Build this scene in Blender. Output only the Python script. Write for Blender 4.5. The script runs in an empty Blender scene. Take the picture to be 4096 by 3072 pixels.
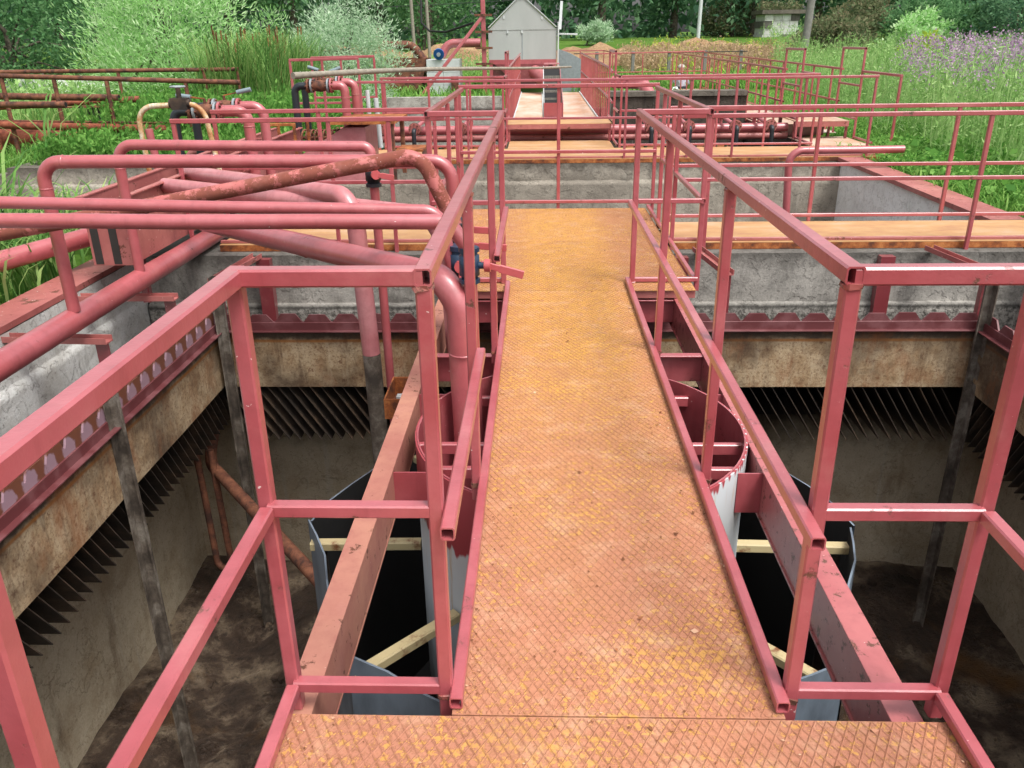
import bpy, math, random
import numpy as np
from mathutils import Matrix, Vector
random.seed(7); rng = np.random.default_rng(7)
scene = bpy.context.scene
COL = scene.collection
PI = math.pi

# ------------------------------------------------------------------ camera
cam_d = bpy.data.cameras.new('camera'); cam = bpy.data.objects.new('camera', cam_d); COL.objects.link(cam)
cam_d.sensor_width = 36.0; cam_d.lens = 28.95; cam_d.clip_start = 0.05; cam_d.clip_end = 600
fw = Vector((-0.03229, 0.92041, -0.38962)).normalized()
rt = Vector((0.99948, 0.02974, -0.01258)).normalized()
up = rt.cross(fw).normalized(); rt = fw.cross(up)
cam.matrix_world = Matrix(((rt.x, up.x, -fw.x, 0), (rt.y, up.y, -fw.y, 0), (rt.z, up.z, -fw.z, 1.55), (0, 0, 0, 1)))
scene.camera = cam

# ------------------------------------------------------------------ overcast daylight
SUN_EL, SUN_AZ = math.radians(62), math.radians(138)      # azimuth clockwise from +Y: behind and to the right
world = bpy.data.worlds.new('World'); scene.world = world; world.use_nodes = True
wn = world.node_tree; wn.nodes.clear()
sky = wn.nodes.new('ShaderNodeTexSky'); sky.sky_type = 'NISHITA'; sky.sun_disc = False
sky.sun_elevation = SUN_EL; sky.sun_rotation = SUN_AZ; sky.air_density = 1.0; sky.dust_density = 5.0; sky.ozone_density = 1.0
hs = wn.nodes.new('ShaderNodeHueSaturation'); hs.inputs['Saturation'].default_value = 0.22
bg = wn.nodes.new('ShaderNodeBackground'); bg.inputs['Strength'].default_value = 0.15
wo = wn.nodes.new('ShaderNodeOutputWorld')
wn.links.new(sky.outputs[0], hs.inputs['Color']); wn.links.new(hs.outputs[0], bg.inputs['Color']); wn.links.new(bg.outputs[0], wo.inputs[0])
sun_d = bpy.data.lights.new('sun', 'SUN'); sun_d.energy = 1.5; sun_d.angle = math.radians(18); sun_d.color = (1.0, 0.97, 0.92)
sun = bpy.data.objects.new('sun', sun_d); COL.objects.link(sun)
sd = Vector((math.sin(SUN_AZ) * math.cos(SUN_EL), math.cos(SUN_AZ) * math.cos(SUN_EL), math.sin(SUN_EL)))
sun.rotation_euler = (-sd).to_track_quat('-Z', 'Y').to_euler(); sun.location = sd * 30
vs = scene.view_settings; vs.view_transform = 'Standard'; vs.look = 'None'; vs.gamma = 1.0; vs.exposure = 0.78
try: vs.use_curve_mapping = False
except Exception: pass
scene.cycles.max_bounces = 8; scene.cycles.diffuse_bounces = 6; scene.cycles.transparent_max_bounces = 12

# ------------------------------------------------------------------ material helpers
def srgb(r, g, b):
    f = lambda c: ((c / 255) / 12.92 if c / 255 <= 0.04045 else ((c / 255 + 0.055) / 1.055) ** 2.4)
    return (f(r), f(g), f(b), 1)
class NT:
    def __init__(s, name):
        s.m = bpy.data.materials.new(name); s.m.use_nodes = True; s.t = s.m.node_tree; s.t.nodes.clear()
        s.out = s.t.nodes.new('ShaderNodeOutputMaterial'); s.p = s.t.nodes.new('ShaderNodeBsdfPrincipled')
        s.t.links.new(s.p.outputs[0], s.out.inputs[0]); s.pos = s.t.nodes.new('ShaderNodeNewGeometry').outputs['Position']
    def n(s, typ): return s.t.nodes.new(typ)
    def l(s, a, b): s.t.links.new(a, b)
    def vec(s, scale=(1, 1, 1), off=(0, 0, 0)):
        m = s.n('ShaderNodeMapping'); m.inputs['Scale'].default_value = scale; m.inputs['Location'].default_value = off
        s.l(s.pos, m.inputs['Vector']); return m.outputs[0]
    def noise(s, sc, detail=5, rough=.55, stretch=(1, 1, 1), dist=0, off=(0, 0, 0)):
        x = s.n('ShaderNodeTexNoise'); x.inputs['Scale'].default_value = sc; x.inputs['Detail'].default_value = detail
        x.inputs['Roughness'].default_value = rough; x.inputs['Distortion'].default_value = dist
        s.l(s.vec(stretch, off), x.inputs['Vector']); return x.outputs['Fac']
    def voro(s, sc, stretch=(1, 1, 1), feat='F1'):
        x = s.n('ShaderNodeTexVoronoi'); x.inputs['Scale'].default_value = sc; x.feature = feat
        s.l(s.vec(stretch), x.inputs['Vector']); return x.outputs['Distance']
    def ramp(s, fac, stops, interp='LINEAR'):
        r = s.n('ShaderNodeValToRGB'); cr = r.color_ramp; cr.interpolation = interp
        while len(cr.elements) < len(stops): cr.elements.new(0.5)
        for e, (p, c) in zip(cr.elements, stops):
            e.position = p; e.color = c if len(c) == 4 else (*c, 1)
        s.l(fac, r.inputs[0]); return r.outputs[0]
    def step(s, fac, a, b):
        m = s.n('ShaderNodeMapRange'); m.inputs[1].default_value = a; m.inputs[2].default_value = b; m.clamp = True
        s.l(fac, m.inputs[0]); return m.outputs[0]
    def math(s, op, a, b):
        m = s.n('ShaderNodeMath'); m.operation = op; m.use_clamp = False
        for i, v in enumerate((a, b)):
            if isinstance(v, (int, float)): m.inputs[i].default_value = v
            else: s.l(v, m.inputs[i])
        return m.outputs[0]
    def mix(s, fac, a, b, mode='MIX'):
        m = s.n('ShaderNodeMix'); m.data_type = 'RGBA'; m.blend_type = mode; m.clamp_factor = True
        for i, v in ((0, fac), (6, a), (7, b)):
            if isinstance(v, (int, float)): m.inputs[i].default_value = v
            elif isinstance(v, tuple): m.inputs[i].default_value = v
            else: s.l(v, m.inputs[i])
        return m.outputs[2]
    def xyz(s):
        x = s.n('ShaderNodeSeparateXYZ'); s.l(s.pos, x.inputs[0]); return x.outputs
    def bump(s, h, strength=.3, dist=.005):
        b = s.n('ShaderNodeBump'); b.inputs['Strength'].default_value = strength; b.inputs['Distance'].default_value = dist
        s.l(h, b.inputs['Height']); s.l(b.outputs[0], s.p.inputs['Normal'])
    def done(s, col, rough=.6, metal=0, spec=.5):
        if isinstance(col, tuple): s.p.inputs['Base Color'].default_value = col
        else: s.l(col, s.p.inputs['Base Color'])
        if isinstance(rough, (int, float)): s.p.inputs['Roughness'].default_value = rough
        else: s.l(rough, s.p.inputs['Roughness'])
        s.p.inputs['Metallic'].default_value = metal; s.p.inputs['Specular IOR Level'].default_value = spec
        return s.m
RED = srgb(156, 66, 72); RED2 = srgb(174, 90, 96); REDD = srgb(126, 52, 55)
RUST = srgb(112, 60, 34); RUSTD = srgb(62, 38, 28); WHITE = srgb(205, 203, 198)
def red_paint(name, base=RED, alt=RED2, rust=.25, fleck=.5, rough=.30, rust_col=RUST, rust_scale=7, rustd=RUSTD, coat=.7):
    t = NT(name)
    c = t.mix(t.step(t.noise(2.3, 6, .6), .35, .68), base, alt)
    c = t.mix(t.math('MULTIPLY', t.step(t.noise(14, 6, .65), .45, .75), .35), c, REDD)
    a = .78 - .36 * rust
    r = t.step(t.math('ADD', t.noise(rust_scale, 8, .72), t.math('MULTIPLY', t.noise(60, 4, .6), .12)), a, a + .05)
    rc = t.mix(t.noise(35, 4, .6), rust_col, rustd)
    c = t.mix(r, c, rc)
    st = t.step(t.noise(20, 5, .6, (1, 1, .07), off=(5, 1, 9)), .56, .72); c = t.mix(t.math('MULTIPLY', st, .30), c, REDD)
    dn = t.step(t.noise(3.4, 7, .7, off=(11, 4, 6)), .54, .70); c = t.mix(t.math('MULTIPLY', dn, .22), c, srgb(196, 140, 132))
    f = t.step(t.noise(55, 3, .5, off=(3, 8, 1)), .80 - .10 * fleck, .815 - .10 * fleck)
    c = t.mix(f, c, srgb(214, 190, 186))
    rr = t.math('ADD', t.math('MULTIPLY', r, .4), t.math('ADD', rough, t.math('MULTIPLY', t.noise(9, 4), .12)))
    t.bump(t.math('SUBTRACT', t.math('ADD', t.math('MULTIPLY', t.noise(90, 4, .6), .35), t.math('MULTIPLY', t.noise(22, 4, .6), .8)), r), .45, .003)
    t.p.inputs['Coat Weight'].default_value = coat; t.p.inputs['Coat Roughness'].default_value = .22
    return t.done(c, rr, 0, .75)
M = {}
M['red'] = red_paint('red_enamel', rust=.25, fleck=.6)
M['joint'] = red_paint('rusted_joint_paint', base=srgb(146, 64, 62), alt=srgb(150, 84, 66), rust=.62, fleck=.4, rough=.6, rust_scale=16)
M['red_pipe'] = red_paint('red_pipe_paint', base=srgb(162, 74, 77), rust=.18, fleck=.5, rough=.42)
M['red_old'] = red_paint('red_flaking_paint', base=srgb(150, 78, 74), alt=srgb(172, 102, 96), rust=.34, fleck=.9, rough=.55, coat=.15)
M['red_dark'] = red_paint('dark_red_paint', base=srgb(112, 40, 46), alt=srgb(128, 54, 60), rust=.15, fleck=.3)
M['red_pale'] = red_paint('faded_pink_paint', base=srgb(178, 100, 104), alt=srgb(198, 134, 136), rust=.14, fleck=.6, rough=.5)
M['red_far'] = red_paint('red_paint_far', base=srgb(160, 66, 66), alt=srgb(176, 86, 84), rust=.15, fleck=.2, rough=.5)
M['beam'] = red_paint('dusty_beam_paint', base=srgb(158, 98, 84), alt=srgb(176, 122, 100), rust=.34, fleck=.4, rough=.65, rust_scale=12, coat=.1)
M['red_beam'] = red_paint('speckled_red_beam', base=srgb(158, 74, 76), alt=srgb(176, 100, 98), rust=.40, fleck=.6, rough=.5, rust_scale=22)
M['rustpipe'] = red_paint('rusting_red_paint', base=srgb(168, 84, 80), alt=srgb(186, 108, 102), rust=.80, fleck=.8, rough=.6, rust_col=srgb(138, 72, 56), rust_scale=8, coat=.1, rustd=srgb(110, 58, 46))
def rusty(name, a, b, c, rough=.8, sc=9):
    t = NT(name)
    x = t.ramp(t.noise(sc, 8, .68), [(.38, a), (.5, b), (.62, c)])
    x = t.mix(t.math('MULTIPLY', t.step(t.noise(70, 4, .6), .5, .75), .5), x, a)
    t.bump(t.noise(80, 5, .65), .5, .004); return t.done(x, rough)
M['rust'] = rusty('brown_rust', srgb(60, 36, 28), srgb(104, 62, 44), srgb(130, 82, 58))
M['rust_orange'] = rusty('orange_rust', srgb(88, 46, 26), srgb(146, 80, 36), srgb(178, 112, 60))
M['rust_pipe_b'] = rusty('rust_pipe', srgb(84, 40, 26), srgb(128, 62, 40), srgb(146, 82, 58))
M['rust_dark'] = rusty('wet_dark_rust', srgb(30, 24, 20), srgb(50, 38, 30), srgb(74, 58, 46), .7)
M['fin'] = rusty('sludged_plate', srgb(40, 33, 28), srgb(60, 49, 40), srgb(88, 70, 54), .7, 4)
M['yellowpipe'] = rusty('yellowed_white_paint', srgb(146, 82, 38), srgb(184, 150, 104), srgb(210, 204, 186), .6, 7)
M['rust_grey'] = rusty('grey_brown_scaled_steel', srgb(58, 50, 43), srgb(92, 82, 72), srgb(128, 120, 110), .7, 6)
def plain(name, col, rough=.5, metal=0, var=.25, sc=12, spec=.5):
    t = NT(name); d = tuple(x * (1 - var) for x in col[:3]) + (1,)
    c = t.mix(t.step(t.noise(sc, 6, .6), .35, .7), d, col); t.bump(t.noise(sc * 6, 3), .15, .002); return t.done(c, rough, metal, spec)
M['black_pe'] = plain('black_polyethylene', srgb(38, 42, 48), .42)
M['blue'] = plain('navy_valve_paint', srgb(34, 58, 84), .4, var=.4)
M['blue_bright'] = plain('bright_blue_paint', srgb(30, 88, 160), .4)
M['green'] = plain('dark_green_plastic', srgb(22, 74, 56), .5)
M['handle_red'] = plain('salmon_handle_paint', srgb(186, 88, 90), .35, var=.12)
M['grey_handle'] = plain('grey_grip', srgb(120, 136, 142), .5, var=.15)
M['dark_metal'] = plain('dark_metal', srgb(48, 44, 42), .6)
M['white_paint'] = plain('white_painted_steel', srgb(196, 200, 200), .5, var=.12)
M['galv'] = plain('pale_grey_steel', srgb(146, 154, 158), .5, .15)
M['black_wall'] = rusty('sludge_and_shade_black', srgb(20, 17, 15), srgb(32, 27, 24), srgb(50, 42, 36), .8, 4)  # for the wall strips behind the plates: sludge black plus painted-in shade
M['flat_black'] = plain('matte_black', srgb(18, 17, 17), .8, var=.4)
M['wood_grey'] = plain('weathered_wood', srgb(150, 142, 128), .85, var=.35, sc=20)
M['conc_pole'] = plain('grey_concrete_pole', srgb(128, 126, 120), .9)
M['wire'] = plain('wire', srgb(50, 54, 52), .7)
# white lower skirt of the centre well with rust drips
t = NT('white_well_paint'); z = t.xyz()[2]
c = t.mix(t.step(t.noise(7, 6, .6, (3, 3, .25)), .58, .74), srgb(196, 202, 204), srgb(176, 138, 70))
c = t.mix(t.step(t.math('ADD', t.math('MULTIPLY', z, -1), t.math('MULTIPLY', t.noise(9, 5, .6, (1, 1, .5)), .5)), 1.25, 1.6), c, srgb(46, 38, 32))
xx = t.xyz()[0]; ln = t.math('ADD', t.math('SUBTRACT', z, t.math('MULTIPLY', t.noise(40, 2, .4, (1, 1, .02)), .16)), t.math('SUBTRACT', .45, t.math('MULTIPLY', t.step(xx, .1, .5), .30)))
c = t.mix(t.step(ln, -.01, .005), c, RED)
M['well_white'] = t.done(c, .5)
t = NT('cream_arm_paint'); c = t.mix(t.step(t.noise(9, 7, .7), .55, .66), srgb(178, 162, 122), srgb(116, 72, 42)); M['cream'] = t.done(c, .6)
t = NT('blue_grey_sheet'); c = t.mix(t.step(t.noise(4, 6, .6, (1, 1, .4)), .4, .7), srgb(116, 128, 140), srgb(60, 66, 74)); M['skirt'] = t.done(c, .45, .2)
# chequer plate paint: ochre / pink over tread plate, brown in the corners
def deck_mat(name, mid, rib=False):
    t = NT(name); x, y, z = t.xyz()
    ochre = srgb(190, 140, 70); yel = srgb(196, 150, 64); pink = srgb(176, 120, 92); brown = srgb(138, 94, 68)
    big = t.noise(1.3, 5, .6, (1, .55, 1)); g = t.step(t.math('ADD', y, t.math('MULTIPLY', t.math('SUBTRACT', big, .5), 3.2)), 2.1, 4.6)
    c = t.mix(g, pink, ochre)
    ex = t.step(t.math('ADD', t.math('ABSOLUTE', t.math('SUBTRACT', x, .195), 0), t.math('MULTIPLY', t.noise(5, 5, .6, off=(2, 2, 2)), .22)), .36, .56); c = t.mix(t.math('MULTIPLY', ex, .6), c, srgb(162, 108, 88))
    fl = t.noise(26, 7, .72); c = t.mix(t.math('MULTIPLY', t.step(fl, .50, .60), .6), c, pink)
    pv = t.math('ADD', t.noise(40, 6, .7, off=(4, 1, 0)), t.math('MULTIPLY', t.noise(2.1, 4, .6, off=(2, 7, 0)), .42)); pt = t.step(pv, .75, .80)
    c = t.mix(t.math('MULTIPLY', pt, .65), c, yel)
    c = t.mix(t.math('MULTIPLY', t.step(t.math('ABSOLUTE', t.math('SUBTRACT', pv, .735), 0), .016, .004), .8), c, srgb(112, 70, 46))
    c = t.mix(t.math('MULTIPLY', t.step(t.noise(8, 7, .7, off=(3, 3, 0)), .5, .68), .5), c, srgb(196, 158, 128))
    c = t.mix(t.math('MULTIPLY', t.step(t.noise(60, 5, .7, off=(9, 2, 0)), .52, .66), .6), c, srgb(134, 88, 60))
    c = t.mix(t.math('MULTIPLY', t.step(t.noise(2.6, 6, .65, off=(1, 4, 0)), .55, .72), .5), c, srgb(162, 112, 82))
    if rib: c = t.mix(t.math('MULTIPLY', t.step(t.noise(9, 7, .72, off=(8, 8, 0)), .36, .68), .6), c, brown)
    wht = t.step(t.noise(38, 3, .5, off=(5, 5, 5)), .775, .79); c = t.mix(wht, c, srgb(222, 208, 196))
    t.bump(t.math('ADD', t.noise(70, 6, .7), t.math('MULTIPLY', fl, .8)), .55, .004)
    return t.done(c, t.math('ADD', .58, t.math('MULTIPLY', fl, .25)), 0, .35)
M['deck'] = deck_mat('worn_ochre_tread_plate', 1); M['deck_rib'] = deck_mat('worn_tread_rib', 1, True)
t = NT('ochre_deck_far'); c = t.ramp(t.noise(2.2, 7, .65, (1, 2.2, 1)), [(.3, srgb(162, 116, 86)), (.5, srgb(180, 140, 96)), (.7, srgb(188, 156, 128))])
t.bump(t.noise(60, 4), .3, .003); M['deck_far'] = t.done(c, .65, 0, .35)
t = NT('pale_dusty_deck'); y = t.xyz()[1]; c = t.ramp(t.noise(1.1, 7, .65, (1.2, .6, 1)), [(.3, srgb(176, 116, 74)), (.5, srgb(190, 162, 142)), (.7, srgb(206, 190, 176))])
M['deck_pale'] = t.done(c, .7, 0, .3)
# concretes
def concrete(name, light, mid, dark, stain=.5, bumpd=.012, lo=.34, flake=True, grain=.3, bands=False, sludge=False):
    t = NT(name); x, y, z = t.xyz()
    c = t.ramp(t.noise(2.6, 8, .68), [(lo, mid), (.56, light), (.8, mid)])
    st = t.step(t.noise(5, 7, .7, (1, 1, .22)), .62 - .14 * stain, .74)
    c = t.mix(t.math('MULTIPLY', st, .8), c, dark)
    sp = t.step(t.noise(30, 6, .72), .58, .64); c = t.mix(t.math('MULTIPLY', sp, .55), c, dark)
    drip = t.step(t.noise(11, 3, .5, (1, 1, .05)), .64, .74); c = t.mix(t.math('MULTIPLY', drip, .35), c, srgb(196, 194, 184))
    pn = t.noise(4.5, 7, .62, off=(7, 3, 2)); pe = t.step(t.math('ABSOLUTE', t.math('SUBTRACT', pn, .52), 0), .016, .004)
    c = t.mix(t.math('MULTIPLY', pe, .22), c, dark)
    patch = t.step(t.noise(1.1, 6, .66, (1, 1, 1.6), off=(2, 9, 4)), .5, .62); c = t.mix(t.math('MULTIPLY', patch, .25 + .4 * stain), c, tuple(.55 * a + .45 * b for a, b in zip(dark[:3], mid[:3])) + (1,))
    gr = t.step(t.noise(75, 4, .7), .3, .75); c = t.mix(grain, c, t.mix(gr, dark, light))
    if sludge:  # sludge stain, deepened to paint in the shade seen between the plates
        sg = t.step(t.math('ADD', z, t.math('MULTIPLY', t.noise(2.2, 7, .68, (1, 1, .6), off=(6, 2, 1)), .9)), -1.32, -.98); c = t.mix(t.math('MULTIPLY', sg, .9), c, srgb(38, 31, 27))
    if bands:
        nz = t.noise(6, 6, .7, off=(4, 4, 1)); top = t.step(t.math('ADD', z, t.math('MULTIPLY', nz, .34)), -.03, .10); c = t.mix(t.math('MULTIPLY', top, .65), c, dark)
    if bands is True:
        ln = t.step(t.math('ABSOLUTE', t.math('ADD', t.math('ADD', z, .475), t.math('MULTIPLY', nz, .03)), 0), .03, .004); c = t.mix(t.math('MULTIPLY', ln, .8), c, srgb(40, 38, 36))
        low = t.math('MULTIPLY', t.step(z, -.46, -.49), t.step(t.noise(24, 7, .75, off=(1, 1, 8)), .46, .58)); c = t.mix(t.math('MULTIPLY', low, .75), c, srgb(46, 44, 40))
    h = t.math('ADD', t.math('ADD', t.noise(14, 9, .76), t.math('MULTIPLY', t.noise(55, 5, .7), .4)), t.math('MULTIPLY', t.step(pn, .51, .53), .5 if flake else 0))
    t.bump(h, .8, bumpd * .9); return t.done(c, .92, 0, .2)
M['conc'] = concrete('flaking_grey_concrete', srgb(174, 170, 162), srgb(130, 127, 121), srgb(58, 54, 50), .9, bands=True)
M['conc_left'] = concrete('peeling_pale_concrete', srgb(214, 215, 212), srgb(184, 182, 174), srgb(104, 96, 86), .4, grain=.2)
M['conc_far'] = concrete('damp_grey_concrete', srgb(176, 168, 154), srgb(142, 134, 122), srgb(62, 56, 51), .8, .016, bands='top')
M['conc_white'] = concrete('whitewashed_concrete', srgb(246, 246, 242), srgb(238, 238, 234), srgb(140, 134, 124), .2, grain=.06)
M['conc_low'] = concrete('stained_lower_concrete', srgb(206, 194, 170), srgb(178, 160, 132), srgb(112, 92, 72), .4, .012, sludge=True)  # sludge mask also paints in the shade seen between the plates
M['conc_lichen'] = concrete('lichen_spotted_concrete', srgb(196, 192, 182), srgb(138, 132, 122), srgb(50, 46, 42), .8, .02)
M['conc_dark'] = concrete('black_basin_concrete', srgb(92, 84, 76), srgb(62, 54, 48), srgb(26, 23, 21), .9, .02)
# tan baffle steel with scale
t = NT('scaled_tan_steel'); x, y, z = t.xyz()
c = t.ramp(t.noise(4.2, 9, .74), [(.3, srgb(104, 80, 60)), (.45, srgb(152, 128, 98)), (.6, srgb(180, 160, 130)), (.76, srgb(132, 92, 66))])
c = t.mix(t.math('MULTIPLY', t.step(t.noise(46, 7, .74), .5, .6), .55), c, srgb(98, 68, 50))
c = t.mix(t.math('MULTIPLY', t.step(t.noise(18, 6, .7, (1, 1, .12)), .55, .7), .4), c, srgb(190, 176, 150))
c = t.mix(t.math('MULTIPLY', t.step(t.noise(14, 7, .7, off=(1, 6, 2)), .60, .66), .7), c, srgb(96, 58, 40))
rb = t.math('MULTIPLY', t.step(t.math('ADD', z, t.math('MULTIPLY', t.noise(8, 5), .10)), -.475, -.435), .85); c = t.mix(rb, c, srgb(50, 44, 41))
c = t.mix(t.math('MULTIPLY', t.step(t.math('ABSOLUTE', t.math('ADD', z, .515), 0), .016, .004), .85), c, srgb(160, 104, 52))
c = t.mix(t.math('MULTIPLY', t.step(t.noise(1.4, 5, .6, off=(3, 0, 0)), .48, .64), .8), c, srgb(66, 52, 43))
c = t.mix(t.math('MULTIPLY', t.step(t.noise(2.3, 7, .7, (1, 1, .5), off=(8, 5, 0)), .52, .66), .7), c, srgb(128, 78, 46))
c = t.mix(t.math('MULTIPLY', t.step(t.noise(12, 6, .7, (1, 1, .1), off=(2, 5, 0)), .56, .7), .5), c, srgb(74, 54, 42))
t.bump(t.noise(38, 7, .72), .8, .006); M['baffle'] = t.done(c, .85, 0, .25)
# weir paint, dark red with lilac faded patches
t = NT('weir_plum_paint'); c = t.mix(t.step(t.noise(6, 5, .6), .45, .6), srgb(92, 44, 46), srgb(112, 68, 70)); M['weir'] = t.done(c, .5)
t = NT('peeling_weir_paint'); x, y, z = t.xyz(); u = t.math('SUBTRACT', t.math('FRACT', t.math('DIVIDE', t.math('ADD', y, 20), .17316), 0), .0)
u = t.math('DIVIDE', t.math('SUBTRACT', u, .5), .36); v = t.math('DIVIDE', t.math('ADD', z, .345), .062)
ed = t.math('ADD', t.math('ADD', t.math('MULTIPLY', u, u), t.math('MULTIPLY', v, v)), t.math('MULTIPLY', t.math('SUBTRACT', t.noise(16, 6, .65), .5), 2.2))
c = t.mix(t.step(ed, .7, 1.05), srgb(142, 114, 124), t.mix(t.noise(22, 6, .7), srgb(116, 66, 40), srgb(92, 58, 50)))
M['weir_peel'] = t.done(c, .55)
# sludge floor
t = NT('sludge_floor')
c = t.ramp(t.noise(1.9, 9, .7), [(.36, srgb(46, 38, 32)), (.49, srgb(72, 58, 48)), (.59, srgb(126, 110, 92)), (.76, srgb(174, 156, 128))])
c = t.mix(t.math('MULTIPLY', t.step(t.noise(18, 6, .7), .54, .64), .7), c, srgb(44, 36, 31)); c = t.mix(t.step(t.noise(1.2, 5, .6, off=(6, 1, 0)), .58, .72), c, srgb(108, 78, 46))
t.bump(t.noise(9, 9, .75), 1, .05); M['sludge'] = t.done(c, t.step(t.noise(3, 5), .2, .9), 0, .3)
# ground
t = NT('grassy_ground'); c = t.ramp(t.noise(.7, 8, .65), [(.3, srgb(58, 84, 34)), (.5, srgb(78, 110, 42)), (.7, srgb(96, 118, 56))])
t.bump(t.noise(14, 6, .7), .6, .05); M['ground'] = t.done(c, .95, 0, .1)
t = NT('orange_soil'); c = t.ramp(t.noise(.8, 8, .7), [(.3, srgb(132, 106, 78)), (.55, srgb(164, 134, 102)), (.75, srgb(182, 158, 126))]); t.bump(t.noise(3, 7, .7), 1, .2); M['soil'] = t.done(c, .95, 0, .1)
t = NT('bare_path'); c = t.ramp(t.noise(1.2, 8, .7), [(.3, srgb(140, 132, 112)), (.6, srgb(176, 168, 150))]); M['path'] = t.done(c, .95, 0, .1)
# polycarbonate sheet
t = NT('milky_polycarbonate'); c = t.mix(t.noise(2.2, 6, .6, (1, 1, .3)), srgb(148, 151, 149), srgb(178, 181, 178)); M['poly'] = t.done(c, .35, 0, .5)
def leaf_mat(name, a, b, c, trans=.45, rough=.65, spec=.12):
    a, b, c = [tuple(min(.9, v * 1.5 * k) for v, k in zip(q[:3], (1.02, .97, 1.18))) + (1,) for q in (a, b, c)]
    t = NT(name); g = t.n('ShaderNodeNewGeometry')
    col = t.ramp(g.outputs['Random Per Island'], [(.05, a), (.5, b), (.97, c)])
    col = t.mix(t.math('MULTIPLY', t.step(t.noise(.9, 4, .6), .35, .7), .5), col, a)
    m = t.done(col, rough, 0, spec); tr = t.n('ShaderNodeBsdfTranslucent'); t.l(col, tr.inputs[0])
    mx = t.n('ShaderNodeMixShader'); mx.inputs[0].default_value = trans
    t.l(t.p.outputs[0], mx.inputs[1]); t.l(tr.outputs[0], mx.inputs[2]); t.l(mx.outputs[0], t.out.inputs[0]); return m
M['leaf_dark'] = leaf_mat('dark_tree_leaves', srgb(52, 84, 56), srgb(76, 112, 72), srgb(104, 138, 92))
M['leaf_mid'] = leaf_mat('mid_green_leaves', srgb(56, 92, 52), srgb(80, 120, 68), srgb(110, 146, 92))
M['leaf_willow'] = leaf_mat('willow_leaves', srgb(114, 160, 84), srgb(148, 188, 114), srgb(188, 212, 158))
M['leaf_silver'] = leaf_mat('silvery_willow_leaves', srgb(118, 150, 106), srgb(152, 178, 134), srgb(190, 206, 170))
M['leaf_bright'] = leaf_mat('bright_low_leaves', srgb(60, 104, 38), srgb(86, 132, 52), srgb(120, 162, 76))
M['leaf_yellow'] = leaf_mat('yellow_green_leaves', srgb(122, 146, 48), srgb(150, 172, 60), srgb(180, 192, 84))
M['leaf_olive'] = leaf_mat('dusty_olive_leaves', srgb(72, 88, 54), srgb(98, 110, 70), srgb(124, 116, 84))
M['weed'] = leaf_mat('tall_weed_stems', srgb(96, 134, 66), srgb(126, 162, 86), srgb(160, 186, 118))
M['reed'] = leaf_mat('reed_blades', srgb(66, 104, 46), srgb(102, 142, 66), srgb(150, 170, 98))
M['grass'] = leaf_mat('grass_blades', srgb(68, 110, 42), srgb(96, 140, 56), srgb(132, 168, 82))
M['dry'] = leaf_mat('dry_stems', srgb(128, 112, 78), srgb(160, 142, 104), srgb(184, 164, 124))
M['flower'] = leaf_mat('purple_flowers', srgb(120, 98, 112), srgb(154, 132, 144), srgb(186, 168, 166))
M['cattail'] = leaf_mat('cattail_heads', srgb(92, 60, 40), srgb(130, 92, 58), srgb(170, 140, 84))
t = NT('paint_flakes'); g_ = t.n('ShaderNodeNewGeometry'); M['flake'] = t.done(t.ramp(g_.outputs['Random Per Island'], [(.1, srgb(112, 72, 48)), (.45, srgb(150, 98, 66)), (.8, srgb(182, 124, 98)), (.98, srgb(204, 170, 140))]), .8, 0, .2)
M['bark'] = rusty('tree_bark', srgb(52, 46, 38), srgb(84, 76, 64), srgb(112, 104, 90), .9)

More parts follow.
